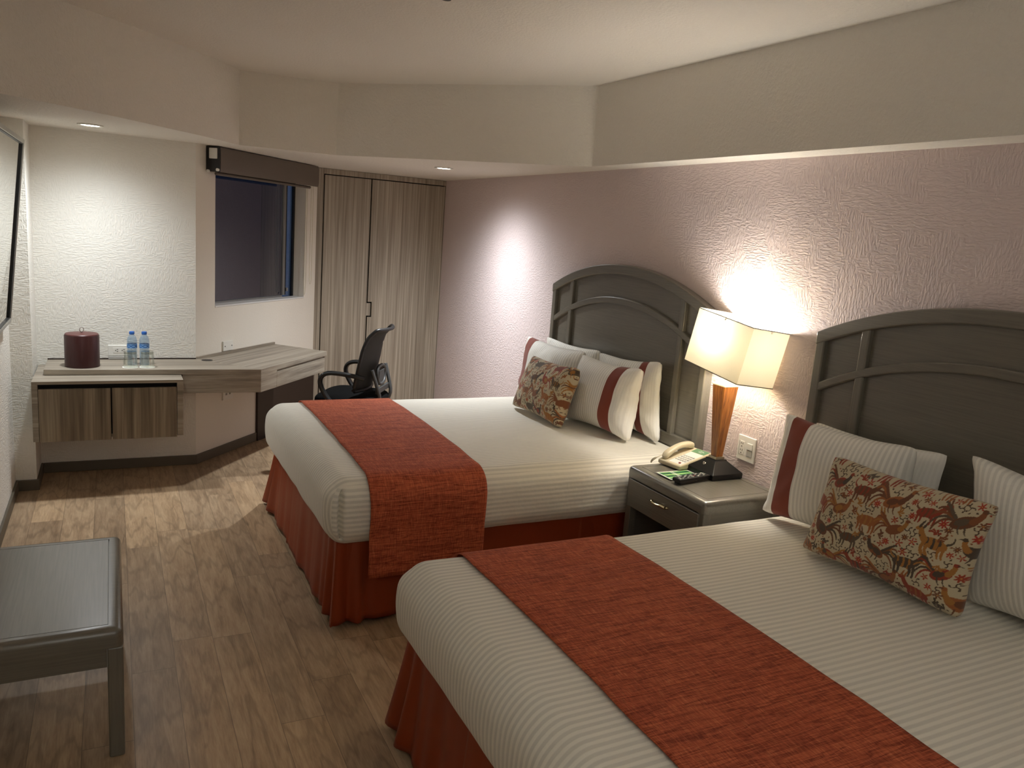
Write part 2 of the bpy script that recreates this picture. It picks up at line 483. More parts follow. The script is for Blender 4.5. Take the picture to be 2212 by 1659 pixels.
def cat_rom(P, n=6):
    out = []
    for i in range(len(P) - 1):
        p0 = P[max(i - 1, 0)]; p1 = P[i]; p2 = P[i + 1]; p3 = P[min(i + 2, len(P) - 1)]
        for k in range(n):
            t = k / n
            out.append(tuple(0.5 * (2 * b + (c - a) * t + (2 * a - 5 * b + 4 * c - d) * t * t + (3 * b - a - 3 * c + d) * t ** 3) for a, b, c, d in zip(p0, p1, p2, p3)))
    out.append(P[-1]); return out
tray = cat_rom([(XL, 3.985), (-0.409, 4.091), (-0.005, 4.462), (0.469, 5.02), (0.722, 5.375)], 6)
tray += [(1.32, 5.305), (2.50, 4.045), (2.512, 2.5), (2.52, YB)]
outer = [(XW, YB), (XW, 7.4), (1.50, 7.4), (1.50, YC), (WA.x, YD), (XP, YD), (XP, YP), (XL, YP)]
sof = MB()
poly = tray + outer
sof.prism(poly, ZS, 2.68)
struct('ceiling_lowered', sof, M['soffit'], 'lowered white ceiling border around the raised tray', 'ceiling', smooth=25, fix=True)
struct('ceiling', MB().box(XL - 0.1, XW + 0.1, YB - 0.1, 7.5, ZC, ZC + 0.12), M['ceiling'], 'raised textured white ceiling in the tray', 'ceiling')

bb = 0.066
struct('baseboard_left', MB().box(XL, XL + 0.014, YB, YP, 0, bb), M['base'], 'taupe baseboard along the left wall', 'baseboard', bevel=0.003)
struct('baseboard_pillar', MB().box(XL, XP + 0.013, YP - 0.013, YP, 0, bb).box(XP, XP + 0.013, YP, YD, 0, bb), M['base'], 'short taupe baseboard around the white pillar', 'baseboard', bevel=0.003)
struct('baseboard_desk', MB().box(XP + 0.013, WA.x + 0.006, YD - 0.013, YD, 0, bb), M['base'], 'taupe baseboard under the wall-hung cabinet', 'baseboard', bevel=0.003)
struct('baseboard_window', MB().box(-0.005, 0.70, 0, 0.013, 0, bb, M=MW), M['base'], 'taupe baseboard on the slanted wall under the desk', 'baseboard', bevel=0.003)
struct('baseboard_right', MB().box(XW - 0.013, XW, YB, YC, 0, bb), M['base'], 'taupe baseboard along the mauve wall', 'baseboard', bevel=0.003)

# ------------------------------------------------------------------ window
win = thing('window_1', MW @ Vector((0.78, -0.10, z0)), 'dark sliding window in the slanted wall', 'window', kind='structure', rz=math.atan2(WD.y, WD.x))
fr = MB(); t0, t1 = -0.118, -0.098
fr.box(s0, s0 + 0.03, t0, t1, z0, z1, M=MW).box(s1 - 0.022, s1, t0, t1, z0, z1, M=MW)
fr.box(s0, s1, t0, t1, z0, z0 + 0.008, M=MW).box(s0, s1, t0, t1, z1 - 0.03, z1, M=MW)
M['alu'] = plain('bronze_aluminium', (44, 44, 46), 0.35, 0.6)
M['alu_light'] = plain('grey_aluminium', (150, 150, 148), 0.35, 0.6)
obj('frame', fr, M['alu'], win, bevel=0.002)
sash = MB()
sash.box(1.185, 1.212, -0.111, -0.088, z0 + 0.026, z1 - 0.03, M=MW)
sash.box(s0 + 0.03, 1.185, -0.111, -0.092, z0 + 0.0122, z0 + 0.024, M=MW)
obj('sash', sash, M['alu_light'], win, bevel=0.002)
obj('stile', MB().box(1.2125, 1.232, -0.111, -0.092, z0 + 0.026, z1 - 0.03, M=MW), M['alu'], win, bevel=0.002)
obj('latch', MB().box(1.226, 1.248, -0.092, -0.078, z0 + 0.055, z0 + 0.085, M=MW), M['alu_light'], win, bevel=0.004)
obj('pane', MB().box(s0 + 0.02, 1.19, -0.104, -0.100, z0 + 0.02, z1 - 0.02, M=MW), M['pane'], win)
obj('pane', MB().box(1.225, s1 - 0.02, -0.115, -0.112, z0 + 0.008, z1 - 0.02, M=MW), M['pane_open'], win)
M['sill'] = plain('white_stone_sill', (226, 226, 224), 0.35)
obj('sill', MB().box(s0 + 0.001, s1 - 0.001, -0.095, 0.004, z0 - 0.0, z0 + 0.012, M=MW), M['sill'], win, bevel=0.003)

# roller blind above it
bl = thing('roller_blind', MW @ Vector((0.73, 0.05, 1.97)), 'taupe roller blind cassette above the window with hanging cords', 'blind', rz=math.atan2(WD.y, WD.x))
cas = MB()
prof = [(0.004, 1.985), (0.07, 1.975), (0.097, 1.972), (0.1, 1.985), (0.104, 2.0), (0.104, 2.11), (0.095, 2.132), (0.004, 2.132)]
def extr(mb, prof, a, b, mi=0):
    n = len(prof)
    vs = [(a, y, z) for y, z in prof] + [(b, y, z) for y, z in prof]
    fs = [tuple(range(n)), tuple(range(2 * n - 1, n - 1, -1))] + [(i + n, (i + 1) % n + n, (i + 1) % n, i) for i in range(n)]
    mb.add(vs, fs, mi, MW)
extr(cas, prof, 0.115, 1.375)
obj('cassette', cas, M['blind'], bl, bevel=0.003, fix=True)
ec = MB().box(0.100, 0.116, 0.0, 0.102, 1.972, 2.133, M=MW)
e = obj('end_cap', ec, M['black'], bl, bevel=0.004)
obj('bracket', MB().box(0.094, 0.102, 0.028, 0.088, 2.055, 2.122, M=MW), M['white_plastic'], e, bevel=0.003)
for y, z in ((0.094, 1.985), (0.022, 1.975)):
    obj('pin', MB().cyl((0.088, y, z), (0.102, y, z), 0.0095, 14, M=MW), M['white_plastic'], e)
obj('bottom_bar', MB().cyl((0.13, 0.055, 1.962), (1.318, 0.055, 1.962), 0.0105, 14, M=MW), M['blind'], bl)
def loop(s, y, zt, zb, w):
    pts = [(s - w, y, zt), (s - w, y, (zt + zb) / 2), (s - w * 1.1, y, zb + 0.05), (s - w * 0.5, y, zb), (s + w * 0.5, y, zb), (s + w * 1.1, y, zb + 0.05), (s + w, y, (zt + zb) / 2), (s + w * .8, y, zt)]
    return MB().tube(pts, 0.0022, 6, M=MW, smooth=2)
obj('pull_cord', loop(1.352, 0.06, 1.985, 1.19, 0.016), M['cord'], bl)
obj('pull_cord', loop(1.318, 0.03, 1.985, 1.10, 0.012), M['cord'], bl)

# ------------------------------------------------------------------ wardrobe
wd = thing('wardrobe', (2.09, 7.0, 0), 'tall built-in wardrobe with two grey wood-grain doors', 'wardrobe')
wf = MB()
wf.box(1.522, 1.580, YC, YC + 0.6, 0, ZS - 0.002).box(2.6625, XW - 0.001, YC, YC + 0.6, 0, ZS - 0.002)
wf.box(1.58, 2.6625, YC, YC + 0.6, 2.092, ZS - 0.002).box(1.58, 2.6625, YC + 0.03, YC + 0.6, 0, 0.07)
obj('carcass', wf, M['lam_ward'], wd, bevel=0.0015)
obj('interior', MB().box(1.58, 2.6625, YC + 0.045, YC + 0.6, 0.07, 2.092), M['dark_gap'], wd)
def door_poly(pts):
    mb = MB(); n = len(pts)
    vs = [(x, YC + 0.004, z) for x, z in pts] + [(x, YC + 0.024, z) for x, z in pts]
    mb.add(vs, [tuple(range(n)), tuple(range(2 * n - 1, n - 1, -1))] + [(i + n, (i + 1) % n + n, (i + 1) % n, i) for i in range(n)])
    return mb
zt = 2.084; zb = 0.08
dl = [(1.590, zb), (1.984, zb), (1.984, 0.918), (2.020, 0.918), (2.020, 1.028), (1.984, 1.028), (1.984, zt), (1.590, zt)]
dr = [(1.995, zb), (2.659, zb), (2.659, zt), (1.995, zt), (1.995, 1.040), (2.031, 1.040), (2.031, 0.906), (1.995, 0.906)]
obj('door', door_poly(dl), M['lam_ward'], wd, fix=True, smooth=None)
obj('door', door_poly(dr), M['lam_ward'], wd, fix=True, smooth=None)

# ------------------------------------------------------------------ desk with slanted wing
Pc = (0.85, 5.205); Pe = (1.452, 5.925); Pt = (1.113, 6.287)
dk = thing('desk', (0.6, 5.45, 0.58), 'grey laminate wall desk bending along the window wall', 'desk')
wb = (WA.x, YD - 0.001)
top = MB().prism([(-0.372, YD - 0.001), (-0.372, 5.262), Pc, (WA.x, YD - 0.001)], 0.702, 0.735)
obj('worktop', top, M['lam_x'], dk, bevel=0.0015)
obj('worktop', MB().prism([Pc, Pe, Pt, (WA.x, YD - 0.001)], 0.702, 0.735), M['lam_w'], dk, bevel=0.0015)
ap = MB()
ap.box(0.378, Pc[0] - 0.012, 5.2525 - 0.045, 5.275, 0.583, 0.702)
ap = MB().prism([(0.378, 5.262 - 0.034), Pc, (Pc[0] + 0.02, Pc[1] + 0.03), (0.378, 5.26)], 0.583, 0.702)
obj('apron', ap, M['lam_x'], dk, bevel=0.0015)
dirw = (Vector((*Pe, 0)) - Vector((*Pc, 0))).normalized(); nw = Vector((dirw.y, -dirw.x, 0))
def wpt(a, b): p = Vector((*Pc, 0)) + dirw * a + nw * b; return (p.x, p.y)
LW = (Vector((*Pe, 0)) - Vector((*Pc, 0))).length
ap2 = MB().prism([wpt(0.002, 0), wpt(0.2, 0), wpt(0.2, -0.02), wpt(0.012, -0.02)], 0.583, 0.702)
ap2.prism([wpt(0.2, -0.012), wpt(LW - 0.03, -0.012), wpt(LW - 0.03, -0.03), wpt(0.2, -0.03)], 0.59, 0.702)
ap2.prism([wpt(LW - 0.03, -0.01), wpt(LW - 0.015, -0.01), wpt(LW - 0.015, -0.45), wpt(LW - 0.03, -0.45)], 0.583, 0.702)
obj('apron', ap2, M['lam_w'], dk, bevel=0.001)
obj('drawer', MB().prism([wpt(0.203, -0.001), wpt(LW - 0.035, -0.001), wpt(LW - 0.035, -0.018), wpt(0.203, -0.018)], 0.583, 0.688), M['lam_w'], dk, bevel=0.0015)
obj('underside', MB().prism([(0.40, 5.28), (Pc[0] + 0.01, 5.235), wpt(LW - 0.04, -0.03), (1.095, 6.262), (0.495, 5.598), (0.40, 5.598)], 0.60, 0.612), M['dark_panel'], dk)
obj('upstand', MB().box(0.004, 0.925, 0.0, 0.016, 0.735, 0.750, M=MW), M['lam_w'], dk, bevel=0.001)
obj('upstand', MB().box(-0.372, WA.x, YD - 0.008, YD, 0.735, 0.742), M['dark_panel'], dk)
obj('back_panel', MB().box(0.70, 1.525, 0.0, 0.02, 0.0, 0.60, M=MW), M['dark_panel'], dk)  # dark brown here also holds the shade under the desk wing
obj('grommet', MB().lathe([(0.0, 0.734), (0.033, 0.734), (0.036, 0.7362), (0.0, 0.7366)], 24, M=Matrix.Translation((0.556, 5.555, 0)), cap=False), M['black'], dk)

# wall-hung cabinet
cb = thing('cabinet', (-0.02, 5.34, 0.345), 'wall-hung grey laminate cabinet with two doors under the desk end', 'cabinet')
cx0, cx1, cy, cz0, cz1 = -0.422, 0.372, 5.075, 0.348, 0.700
cm = MB()
cm.box(cx0, cx0 + 0.03, cy, YD - 0.002, cz0, cz1 - 0.018).box(cx1 - 0.034, cx1, cy, YD - 0.002, cz0 + 0.004, cz1 - 0.018)
cm.box(cx0, cx1, cy, YD - 0.002, cz1 - 0.0179, cz1).box(cx0 + 0.03, cx1 - 0.034, cy + 0.05, YD - 0.002, cz0, cz0 + 0.018)
obj('carcass', cm, M['lam_x'], cb, bevel=0.001)
obj('interior', MB().box(cx0 + 0.03, cx1 - 0.034, cy + 0.055, YD - 0.004, cz0 + 0.018, cz1 - 0.018), M['dark_gap'], cb)
obj('door', MB().box(cx0 + 0.032, -0.024, cy + 0.001, cy + 0.02, cz0 - 0.004, 0.655), M['lam_cab'], cb, bevel=0.001)
obj('door', MB().box(-0.016, cx1 - 0.036, cy + 0.001, cy + 0.02, cz0 - 0.004, 0.655), M['lam_cab'], cb, bevel=0.001)

# ------------------------------------------------------------------ outlets
def split_obj(name, mb, m, parent, per=8):
    for k in range(0, len(mb.v), per):
        q = MB(); q.v = mb.v[k:k + per]
        for f in mb.f:
            if k <= f[0] < k + per: q.f.append([i - k for i in f]); q.mi.append(0)
        obj(name, q, m, parent)
ol = thing('wall_outlet', (0.045, YD, 0.79), 'white double socket on the wall beside the water bottles', 'outlet')
obj('plate', MB().box(-0.036, 0.098, YD - 0.012, YD, 0.758, 0.828), M['white_plastic'], ol, bevel=0.004)
obj('surface_box', MB().box(-0.034, 0.098, YD - 0.016, YD, 0.737, 0.757), M['grey_plastic'], ol, bevel=0.002)
obj('receptacle', MB().box(-0.006, 0.068, YD - 0.0135, YD, 0.777, 0.811), M['white_plastic'], ol, bevel=0.001)
hm = MB()
for cx in (0.012, 0.050):
    hm.box(cx - 0.006, cx - 0.002, YD - 0.0145, YD - 0.010, 0.791, 0.797)
    hm.box(cx + 0.003, cx + 0.011, YD - 0.0145, YD - 0.010, 0.799, 0.802).box(cx + 0.003, cx + 0.011, YD - 0.0145, YD - 0.010, 0.786, 0.789)
split_obj('slot', hm, M['hole'], ol)
bp = thing('blank_plate', MW @ Vector((0.335, 0, 0.785)), 'small white cable plate on the slanted wall above the desk', 'outlet', rz=math.atan2(WD.y, WD.x))
obj('plate', MB().box(0.281, 0.392, 0, 0.012, 0.752, 0.822, M=MW), M['white_plastic'], bp, bevel=0.003)
for s_ in (0.300, 0.377):
    obj('hole', MB().cyl((s_, 0.010, 0.786), (s_, 0.0135, 0.786), 0.004, 12, M=MW), M['hole'], bp)
uo = thing('floor_outlet', MW @ Vector((0.33, 0, 0.43)), 'white socket plate on the wall below the desk corner', 'outlet', rz=math.atan2(WD.y, WD.x))
obj('plate', MB().box(0.283, 0.40, 0, 0.012, 0.395, 0.465, M=MW), M['white_plastic'], uo, bevel=0.003)
hm = MB()
for s_ in (0.31, 0.35): hm.box(s_, s_ + 0.004, 0.010, 0.0135, 0.43, 0.445, M=MW).box(s_ + 0.012, s_ + 0.016, 0.010, 0.0135, 0.43, 0.445, M=MW)
split_obj('slot', hm, M['hole'], uo)

pl = thing('light_switch', (XW, 2.70, 0.805), 'white switch and socket plate on the mauve wall beside the lamp', 'switch')
X = XW
obj('plate', MB().box(X - 0.008, X, 2.640, 2.755, 0.745, 0.865), M['white_plastic'], pl, bevel=0.003)
obj('receptacle', MB().box(X - 0.0095, X, 2.708, 2.741, 0.772, 0.838), M['white_plastic'], pl, bevel=0.001)
hm = MB()
for zc_ in (0.822, 0.790):
    hm.box(X - 0.0105, X - 0.006, 2.718, 2.7205, zc_, zc_ + 0.009).box(X - 0.0105, X - 0.006, 2.7295, 2.732, zc_, zc_ + 0.009)
    hm.box(X - 0.0105, X - 0.006, 2.7225, 2.7275, zc_ - 0.012, zc_ - 0.007)
hm.box(X - 0.009, X - 0.006, 2.7415, 2.743, 0.771, 0.839)
split_obj('slot', hm, M['hole'], pl)
rk = obj('rocker', MB().box(X - 0.0125, X, 2.655, 2.690, 0.806, 0.836), M['white_plastic'], pl, bevel=0.001)
obj('rocker', MB().box(X - 0.0105, X, 2.655, 2.690, 0.774, 0.805), M['grey_plastic'], pl, bevel=0.001)

# ------------------------------------------------------------------ things on the desk
ZD = 0.7352
bk = thing('ice_bucket', (-0.174, 5.375, ZD), 'dark red leather ice bucket with ring-topped lid', 'bucket')
T = Matrix.Translation((-0.174, 5.375, ZD))
obj('body', MB().lathe([(0.092, 0), (0.095, 0.003), (0.095, 0.188), (0.093, 0.192), (0.088, 0.192)], 48, M=T), M['leather'], bk)
ld = obj('lid', MB().lathe([(0.0915, 0.190), (0.0915, 0.196), (0.088, 0.2), (0.02, 0.205), (0.0, 0.2055)], 48, M=T, cap=False), plain('oxblood_lid', (84, 38, 35), 0.4), bk)
obj('ring_pull', MB().torus(0.013, 0.0022, M=T @ Matrix.Translation((0, 0, 0.224)) @ Matrix.Rotation(math.radians(35), 4, 'Z') @ Matrix.Rotation(PI / 2, 4, 'X')).cyl((0, 0, 0.203), (0, 0, 0.212), 0.006, 12, M=T), M['silver'], ld)

def bottle(x, y, turn, label):
    b = thing('water_bottle', (x, y, ZD), label, 'bottle', 'water bottles on the desk', rz=turn)
    pr = [(0.026, 0), (0.0285, 0.004), (0.0285, 0.02), (0.027, 0.024), (0.0285, 0.030), (0.0275, 0.05), (0.0285, 0.075), (0.0275, 0.098), (0.0285, 0.12), (0.0285, 0.135), (0.0295, 0.148), (0.0285, 0.160), (0.024, 0.175), (0.017, 0.186), (0.0135, 0.190), (0.0135, 0.198)]
    obj('body', MB().lathe(pr, 32), M['bottle'], b, local=True, smooth=50)
    w = [(r - 0.0015, z + 0.001) for r, z in pr[:-4]]
    lb = MB(); seg = 48
    vs = [(0.0292 * math.cos(2 * PI * k / seg), 0.0292 * math.sin(2 * PI * k / seg), z) for z in (0.108, 0.134) for k in range(seg + 1)]
    lb.add(vs, [(k, k + 1, k + seg + 2, k + seg + 1) for k in range(seg)])
    lb.uv = lambda pi, vi: ((vi % (seg + 1)) / seg * 3.0, 0.0 if vi <= seg else 1.0)
    obj('label', lb, M['wave_label'], b, local=True)
    obj('cap', MB().lathe([(0.0150, 0.193), (0.0155, 0.195), (0.0155, 0.208), (0.014, 0.211), (0.0, 0.212)], 24, cap=False), M['blue_cap'], b, local=True)
    return b
bottle(0.100, 5.405, 0.3, 'left water bottle with blue cap, nearer the ice bucket')
bottle(0.170, 5.403, 1.2, 'right water bottle with blue cap, farther from the ice bucket')
def tumbler(x, y, label, l2):
    p = obj('coaster', MB().lathe([(0.0, ZD + 0.0002), (0.046, ZD + 0.0002), (0.046, ZD + 0.0016), (0.0, ZD + 0.0016)], 36, M=Matrix.Translation((x, y, 0)), cap=False), M['paper'], at=(x, y, ZD))
    tag(p, l2, 'coaster', 'paper coasters under the tumblers')
    g = thing('tumbler', (x, y, ZD + 0.0018), label, 'glass', 'upturned tumblers on the desk')
    obj('bowl', MB().lathe([(0.0405, 0.0), (0.0395, 0.04), (0.0365, 0.084), (0.0350, 0.084), (0.0378, 0.04), (0.0388, 0.0)], 36, cap=False), M['tumbler'], g, local=True, smooth=40)
    obj('foot', MB().lathe([(0.0, 0.083), (0.0345, 0.083), (0.0365, 0.086), (0.0362, 0.095), (0.034, 0.098), (0.0, 0.097)], 36, cap=False), M['tumbler_base'], g, local=True, smooth=40)
tumbler(0.088, 5.318, 'upturned clear tumbler in front of the left water bottle', 'round white paper coaster under the left tumbler')
tumbler(0.183, 5.316, 'upturned clear tumbler in front of the right water bottle', 'round white paper coaster under the right tumbler')

# ------------------------------------------------------------------ wall mirror, leaning out at the top
mi_ = thing('wall_mirror', (-0.50, 4.30, 1.05), 'silver-framed mirror tilting off the left wall', 'mirror')
tilt = math.atan2(0.095, 0.96)
MM = Matrix.Translation((-0.505, 4.30, 1.052)) @ Matrix.Rotation(tilt, 4, 'Y')   # local x out of the wall, z up the mirror
hw, hh = 0.70, 0.966
fm = MB()
for a in ((-hw, hw, 0, 0.022), (-hw, hw, hh - 0.022, hh), (-hw, -hw + 0.022, 0.0, hh), (hw - 0.022, hw, 0.0, hh)):
    fm.box(-0.018, 0.010, a[0], a[1], a[2], a[3], M=MM)
obj('frame', fm, M['silver'], mi_, bevel=0.002)
fi = MB()
for a in ((-hw + .022, hw - .022, .0221, 0.026), (-hw + .022, hw - .022, hh - 0.026, hh - .0221), (-hw + .0221, -hw + 0.028, 0.022, hh - .022), (hw - 0.05, hw - .0221, 0.022, hh - .022)):
    fi.box(-0.016, 0.006, a[0], a[1], a[2], a[3], M=MM)
obj('inner_lip', fi, M['black'], mi_)
obj('glass', MB().box(-0.014, -0.002, -hw + 0.02, hw - 0.02, 0.02, hh - 0.02, M=MM), M['mirror'], mi_, smooth=None)
obj('hanger', MB().box(XL, XL + 0.02, 4.2, 4.4, 1.5, 1.56).box(XL, -0.46, 4.28, 4.32, 1.52, 1.54), M['charcoal'], mi_)

# ------------------------------------------------------------------ headboards
def arc(yc, R, apex, half0, half1, n=28):
    return [(yc + half0 + (half1 - half0) * i / n, apex - (R - math.sqrt(R * R - (half0 + (half1 - half0) * i / n) ** 2))) for i in range(n + 1)]
def headboard(yc, label):
    h = thing('headboard', (XW - 0.03, yc, 0), label, 'headboard')
    F0, F1 = 2.619, 2.6675
    R1, A1 = 1.864, 1.594; R2, A2 = 1.56, 1.404; H = 0.795
    out = arc(yc, R1, A1, -H, H)
    pn = MB(); pn.strip([(y, 0.35) for y, z in out], [(y, z - 0.012) for y, z in out], 2.643, F1)
    obj('panel', pn, M['grey_y'], h, smooth=35)
    obj('arched_top_rail', MB().strip([(y, z - 0.056) for y, z in out], out, F0 - 0.004, F1), M['grey_y'], h, bevel=0.007, bseg=3)
    def zat(A, R, dy): return A - (R - math.sqrt(R * R - dy * dy))
    for sg in (-1, 1):
        a, b = sorted((sg * 0.750, sg * 0.7945))
        ss = [(yc + a, zat(A1, R1, a) - 0.03), (yc + b, zat(A1, R1, b) - 0.03)]
        obj('stile', MB().strip([(yc + a, 0.0), (yc + b, 0.0)], ss, F0, F1), M['grey_z'], h, bevel=0.007, bseg=3)
        a, b = sorted((sg * 0.542, sg * 0.582))
        ss = [(yc + a, zat(A1, R1, a) - 0.03), (yc + b, zat(A1, R1, b) - 0.03)]
        obj('mullion', MB().strip([(yc + a, 0.70), (yc + b, 0.70)], ss, F0 + 0.003, F1), M['grey_z'], h, bevel=0.007, bseg=3)
    o2 = arc(yc, R2, A2, -0.765, 0.765)
    obj('arched_cross_rail', MB().strip([(y, z - 0.038) for y, z in o2], o2, F0 + 0.002, F1), M['grey_y'], h, bevel=0.007, bseg=3)
    obj('bottom_rail', MB().box(F0 + 0.002, F1, yc - 0.76, yc + 0.76, 0.62, 0.745), M['grey_y'], h, bevel=0.007, bseg=3)
    return h
HB1 = 3.795; HB2 = 1.548
headboard(HB1, 'arched grey headboard of the far bed, left of the lamp')
headboard(HB2, 'arched grey headboard of the near bed at the right edge')

# ------------------------------------------------------------------ beds
RM = 0.085
def top_z(y, y0, y1, zt):
    m = (y - (y0 + y1) / 2) / ((y1 - y0) / 2)
    return zt + 0.016 * (1 - m * m)
def axis_cuts(a, b, n, extra=()):
    c = sorted(set([round(a + (b - a) * i / n, 5) for i in range(n + 1)] + [round(e, 5) for e in extra]))
    return c
def bed(yc, xf, zt, label, ruffle_seed, crease, flare):
    y0, y1 = yc - 0.765, yc + 0.765; xh = 2.612; zb = 0.41
    b = thing('bed', ((xf + xh) / 2, yc, 0), label, 'bed')
    # --- covered mattress
    ex = [xf + 0.045 + k * 0.004 for k in range(-6, 7)] + [xf + k * 0.012 for k in range(10)]
    xs = axis_cuts(xf, xh, 46, ex)
    ys = axis_cuts(y0, y1, 44, [y0 + k * 0.012 for k in range(10)] + [y1 - k * 0.012 for k in range(10)])
    zs = axis_cuts(zb, zt, 18, [zt - k * 0.012 for k in range(9)] + [zb + k * 0.012 for k in range(6)])
    lo = Vector((xf + RM, y0 + RM, zb + RM - 0.03)); hi = Vector((xh, y1 - RM, zt - RM))
    idx = {}; mb = MB()
    def vert(p):
        k = (round(p[0], 5), round(p[1], 5), round(p[2], 5))
        if k in idx: return idx[k]
        v = Vector(p)
        c = Vector((max(v.x, lo.x), min(max(v.y, lo.y), hi.y), min(max(v.z, lo.z), hi.z)))
        d = v - c
        if d.length > 1e-6: w = c + d.normalized() * RM
        else: w = v.copy()
        f = max(0.0, min(1.0, (v.z - zb) / (zt - zb)))
        bulge = 0.016 * math.sin(PI * f)
        if d.x < -1e-6: w.x -= bulge * min(1, -d.x / RM)
        if d.y < -1e-6: w.y -= bulge * min(1, -d.y / RM)
        if d.y > 1e-6: w.y += bulge * min(1, d.y / RM)
        if f > 0.6: w.z += (top_z(w.y, y0, y1, 0)) * (f - 0.6) / 0.4
        nz = noise.noise(Vector((w.x * 5, w.y * 5, w.z * 5 + ruffle_seed)))
        w += Vector((0.004 * nz, 0.004 * noise.noise(Vector((w.y * 7, w.x * 7, w.z * 9 + 3))), 0.003 * nz))
        if f < 0.95:      # folded corner seam at the foot, both sides
            for ye, sg in ((y0, 1), (y1, -1)):
                if abs(v.y - ye) < 0.02:
                    g = math.exp(-((v.x - xf - 0.045) / 0.009) ** 2) * crease * min(1, (0.95 - f) * 6)
                    w.y += sg * 0.028 * g
        idx[k] = len(mb.v); mb.v.append(w); return idx[k]
    uvface = []
    def quads(A, B, fn, kind, flip):
        for i in range(len(A) - 1):
            for j in range(len(B) - 1):
                q = [vert(fn(A[i], B[j])), vert(fn(A[i + 1], B[j])), vert(fn(A[i + 1], B[j + 1])), vert(fn(A[i], B[j + 1]))]
                mb.f.append(q[::-1] if flip else q); mb.mi.append(0); uvface.append(kind)
    quads(xs, ys, lambda a, c: (a, c, zt), 't', False)
    quads(xs, zs, lambda a, c: (a, y0, c), 's', False)
    quads(xs, zs, lambda a, c: (a, y1, c), 's', True)
    quads(ys, zs, lambda a, c: (xf, a, c), 't', True)
    quads(ys, zs, lambda a, c: (xh, a, c), 't', False)
    quads(xs, ys, lambda a, c: (a, c, zb), 't', True)
    V = mb.v
    mb.uv = lambda pi, vi: (V[vi].x, V[vi].z) if uvface[pi] == 's' else (V[vi].x, V[vi].y)
    obj('mattress', mb, M['duvet'], b, smooth=60)
    obj('box_spring', MB().box(xf + 0.09, xh - 0.02, y0 + 0.07, y1 - 0.07, 0.10, zb + 0.01), M['skirt'], b, bevel=0.01)
    for px in (xf + 0.2, xh - 0.2):
        for py in (y0 + 0.2, y1 - 0.2): obj('foot', MB().cyl((px, py, 0), (px, py, 0.11), 0.025, 12), M['black'], b)
    # --- bed skirt: one pleated drop running round the two sides and the foot
    xi = xf + 0.062; ya, yb_ = y0 + 0.085, y1 - 0.05
    C1, C2 = Vector((xi, yb_, 0)), Vector((xi, ya, 0))
    segs = [(Vector((xh - 0.05, yb_, 0)), C1), (C1, C2), (C2, Vector((xh - 0.05, ya, 0)))]
    rc = 0.02; path = []          # (point, outward normal, arc position, signed distance to the nearest corner)
    acc = 0.0
    for k, (p, q) in enumerate(segs):
        d = (q - p).normalized(); nn = Vector((d.y, -d.x, 0)) * (-1 if False else 1)
        nn = -Vector((-d.y, d.x, 0))
        if k == 1: nn = Vector((-1, 0, 0))
        L_ = (q - p).length; n_ = max(2, int(L_ / 0.007))
        for i in range(n_ + 1):
            t_ = i / n_; pos = p.lerp(q, t_)
            dc = min((pos - C1).length, (pos - C2).length)
            w1 = 1 if (pos - C1).length < (pos - C2).length else 2
            nrm = nn.copy()
            if dc < 0.05 and 0 < k < 2 or dc < 0.05:
                other = {0: Vector((-1, 0, 0)), 2: Vector((-1, 0, 0)), 1: Vector((0, 1, 0)) if w1 == 1 else Vector((0, -1, 0))}[k]
                m_ = 0.5 * (1 - dc / 0.05)
                nrm = (nn * (1 - m_) + other * m_).normalized()
            path.append((pos, nrm, acc + L_ * t_, dc, w1, k))
        acc += L_
    rnd = random.Random(ruffle_seed); ph = [rnd.uniform(0, 6.28) for _ in range(6)]
    nv = 16; vs = []
    for (pos, nrm, s_, dc, w1, k) in path:
        near = math.exp(-(dc / 0.13) ** 2)
        rip = 0.006 * math.sin(s_ * 15 + ph[0]) + 0.004 * math.sin(s_ * 37 + ph[1]) + 0.002 * math.sin(s_ * 61 + ph[2]) * math.sin(s_ * 7 + ph[5])
        rip += near * 0.026 * math.cos(dc * 2 * PI / 0.085)
        pl_ = 0.0
        if k == 1:
            q = (pos - C1).length - 0.50
            if 0 <= q < 0.09: pl_ = 0.020 * (1 - q / 0.09)
            elif -0.007 < q < 0: pl_ = 0.020 * (q + 0.007) / 0.007
        elif k == 2:
            for pc in (0.62, 1.2):
                q = (pos - C2).length - pc
                if 0 <= q < 0.09: pl_ = 0.02 * (1 - q / 0.09)
                elif -0.007 < q < 0: pl_ = 0.02 * (q + 0.007) / 0.007
        for j in range(nv + 1):
            v = j / nv; w = 1 - v
            off = 0.010 + (0.022 if k == 1 else 0.010) * w + (rip + pl_) * (0.12 + 0.88 * w)
            pt = pos + nrm * off
            if w1 == 1: pt += Vector((-0.012, flare, 0)) * (near * w ** 1.3)
            else: pt += Vector((0.0, -0.025, 0)) * (near * w)
            pt.z = 0.018 + 0.412 * v + (0.005 * math.sin(s_ * 8 + ph[4]) + 0.006) * w
            vs.append(pt)
    np_ = len(path)
    fs = [(i * (nv + 1) + j, (i + 1) * (nv + 1) + j, (i + 1) * (nv + 1) + j + 1, i * (nv + 1) + j + 1) for i in range(np_ - 1) for j in range(nv)]
    obj('bed_skirt', MB().add(vs, fs), M['skirt'], b, smooth=75, solid=0.002)
    return y0, y1
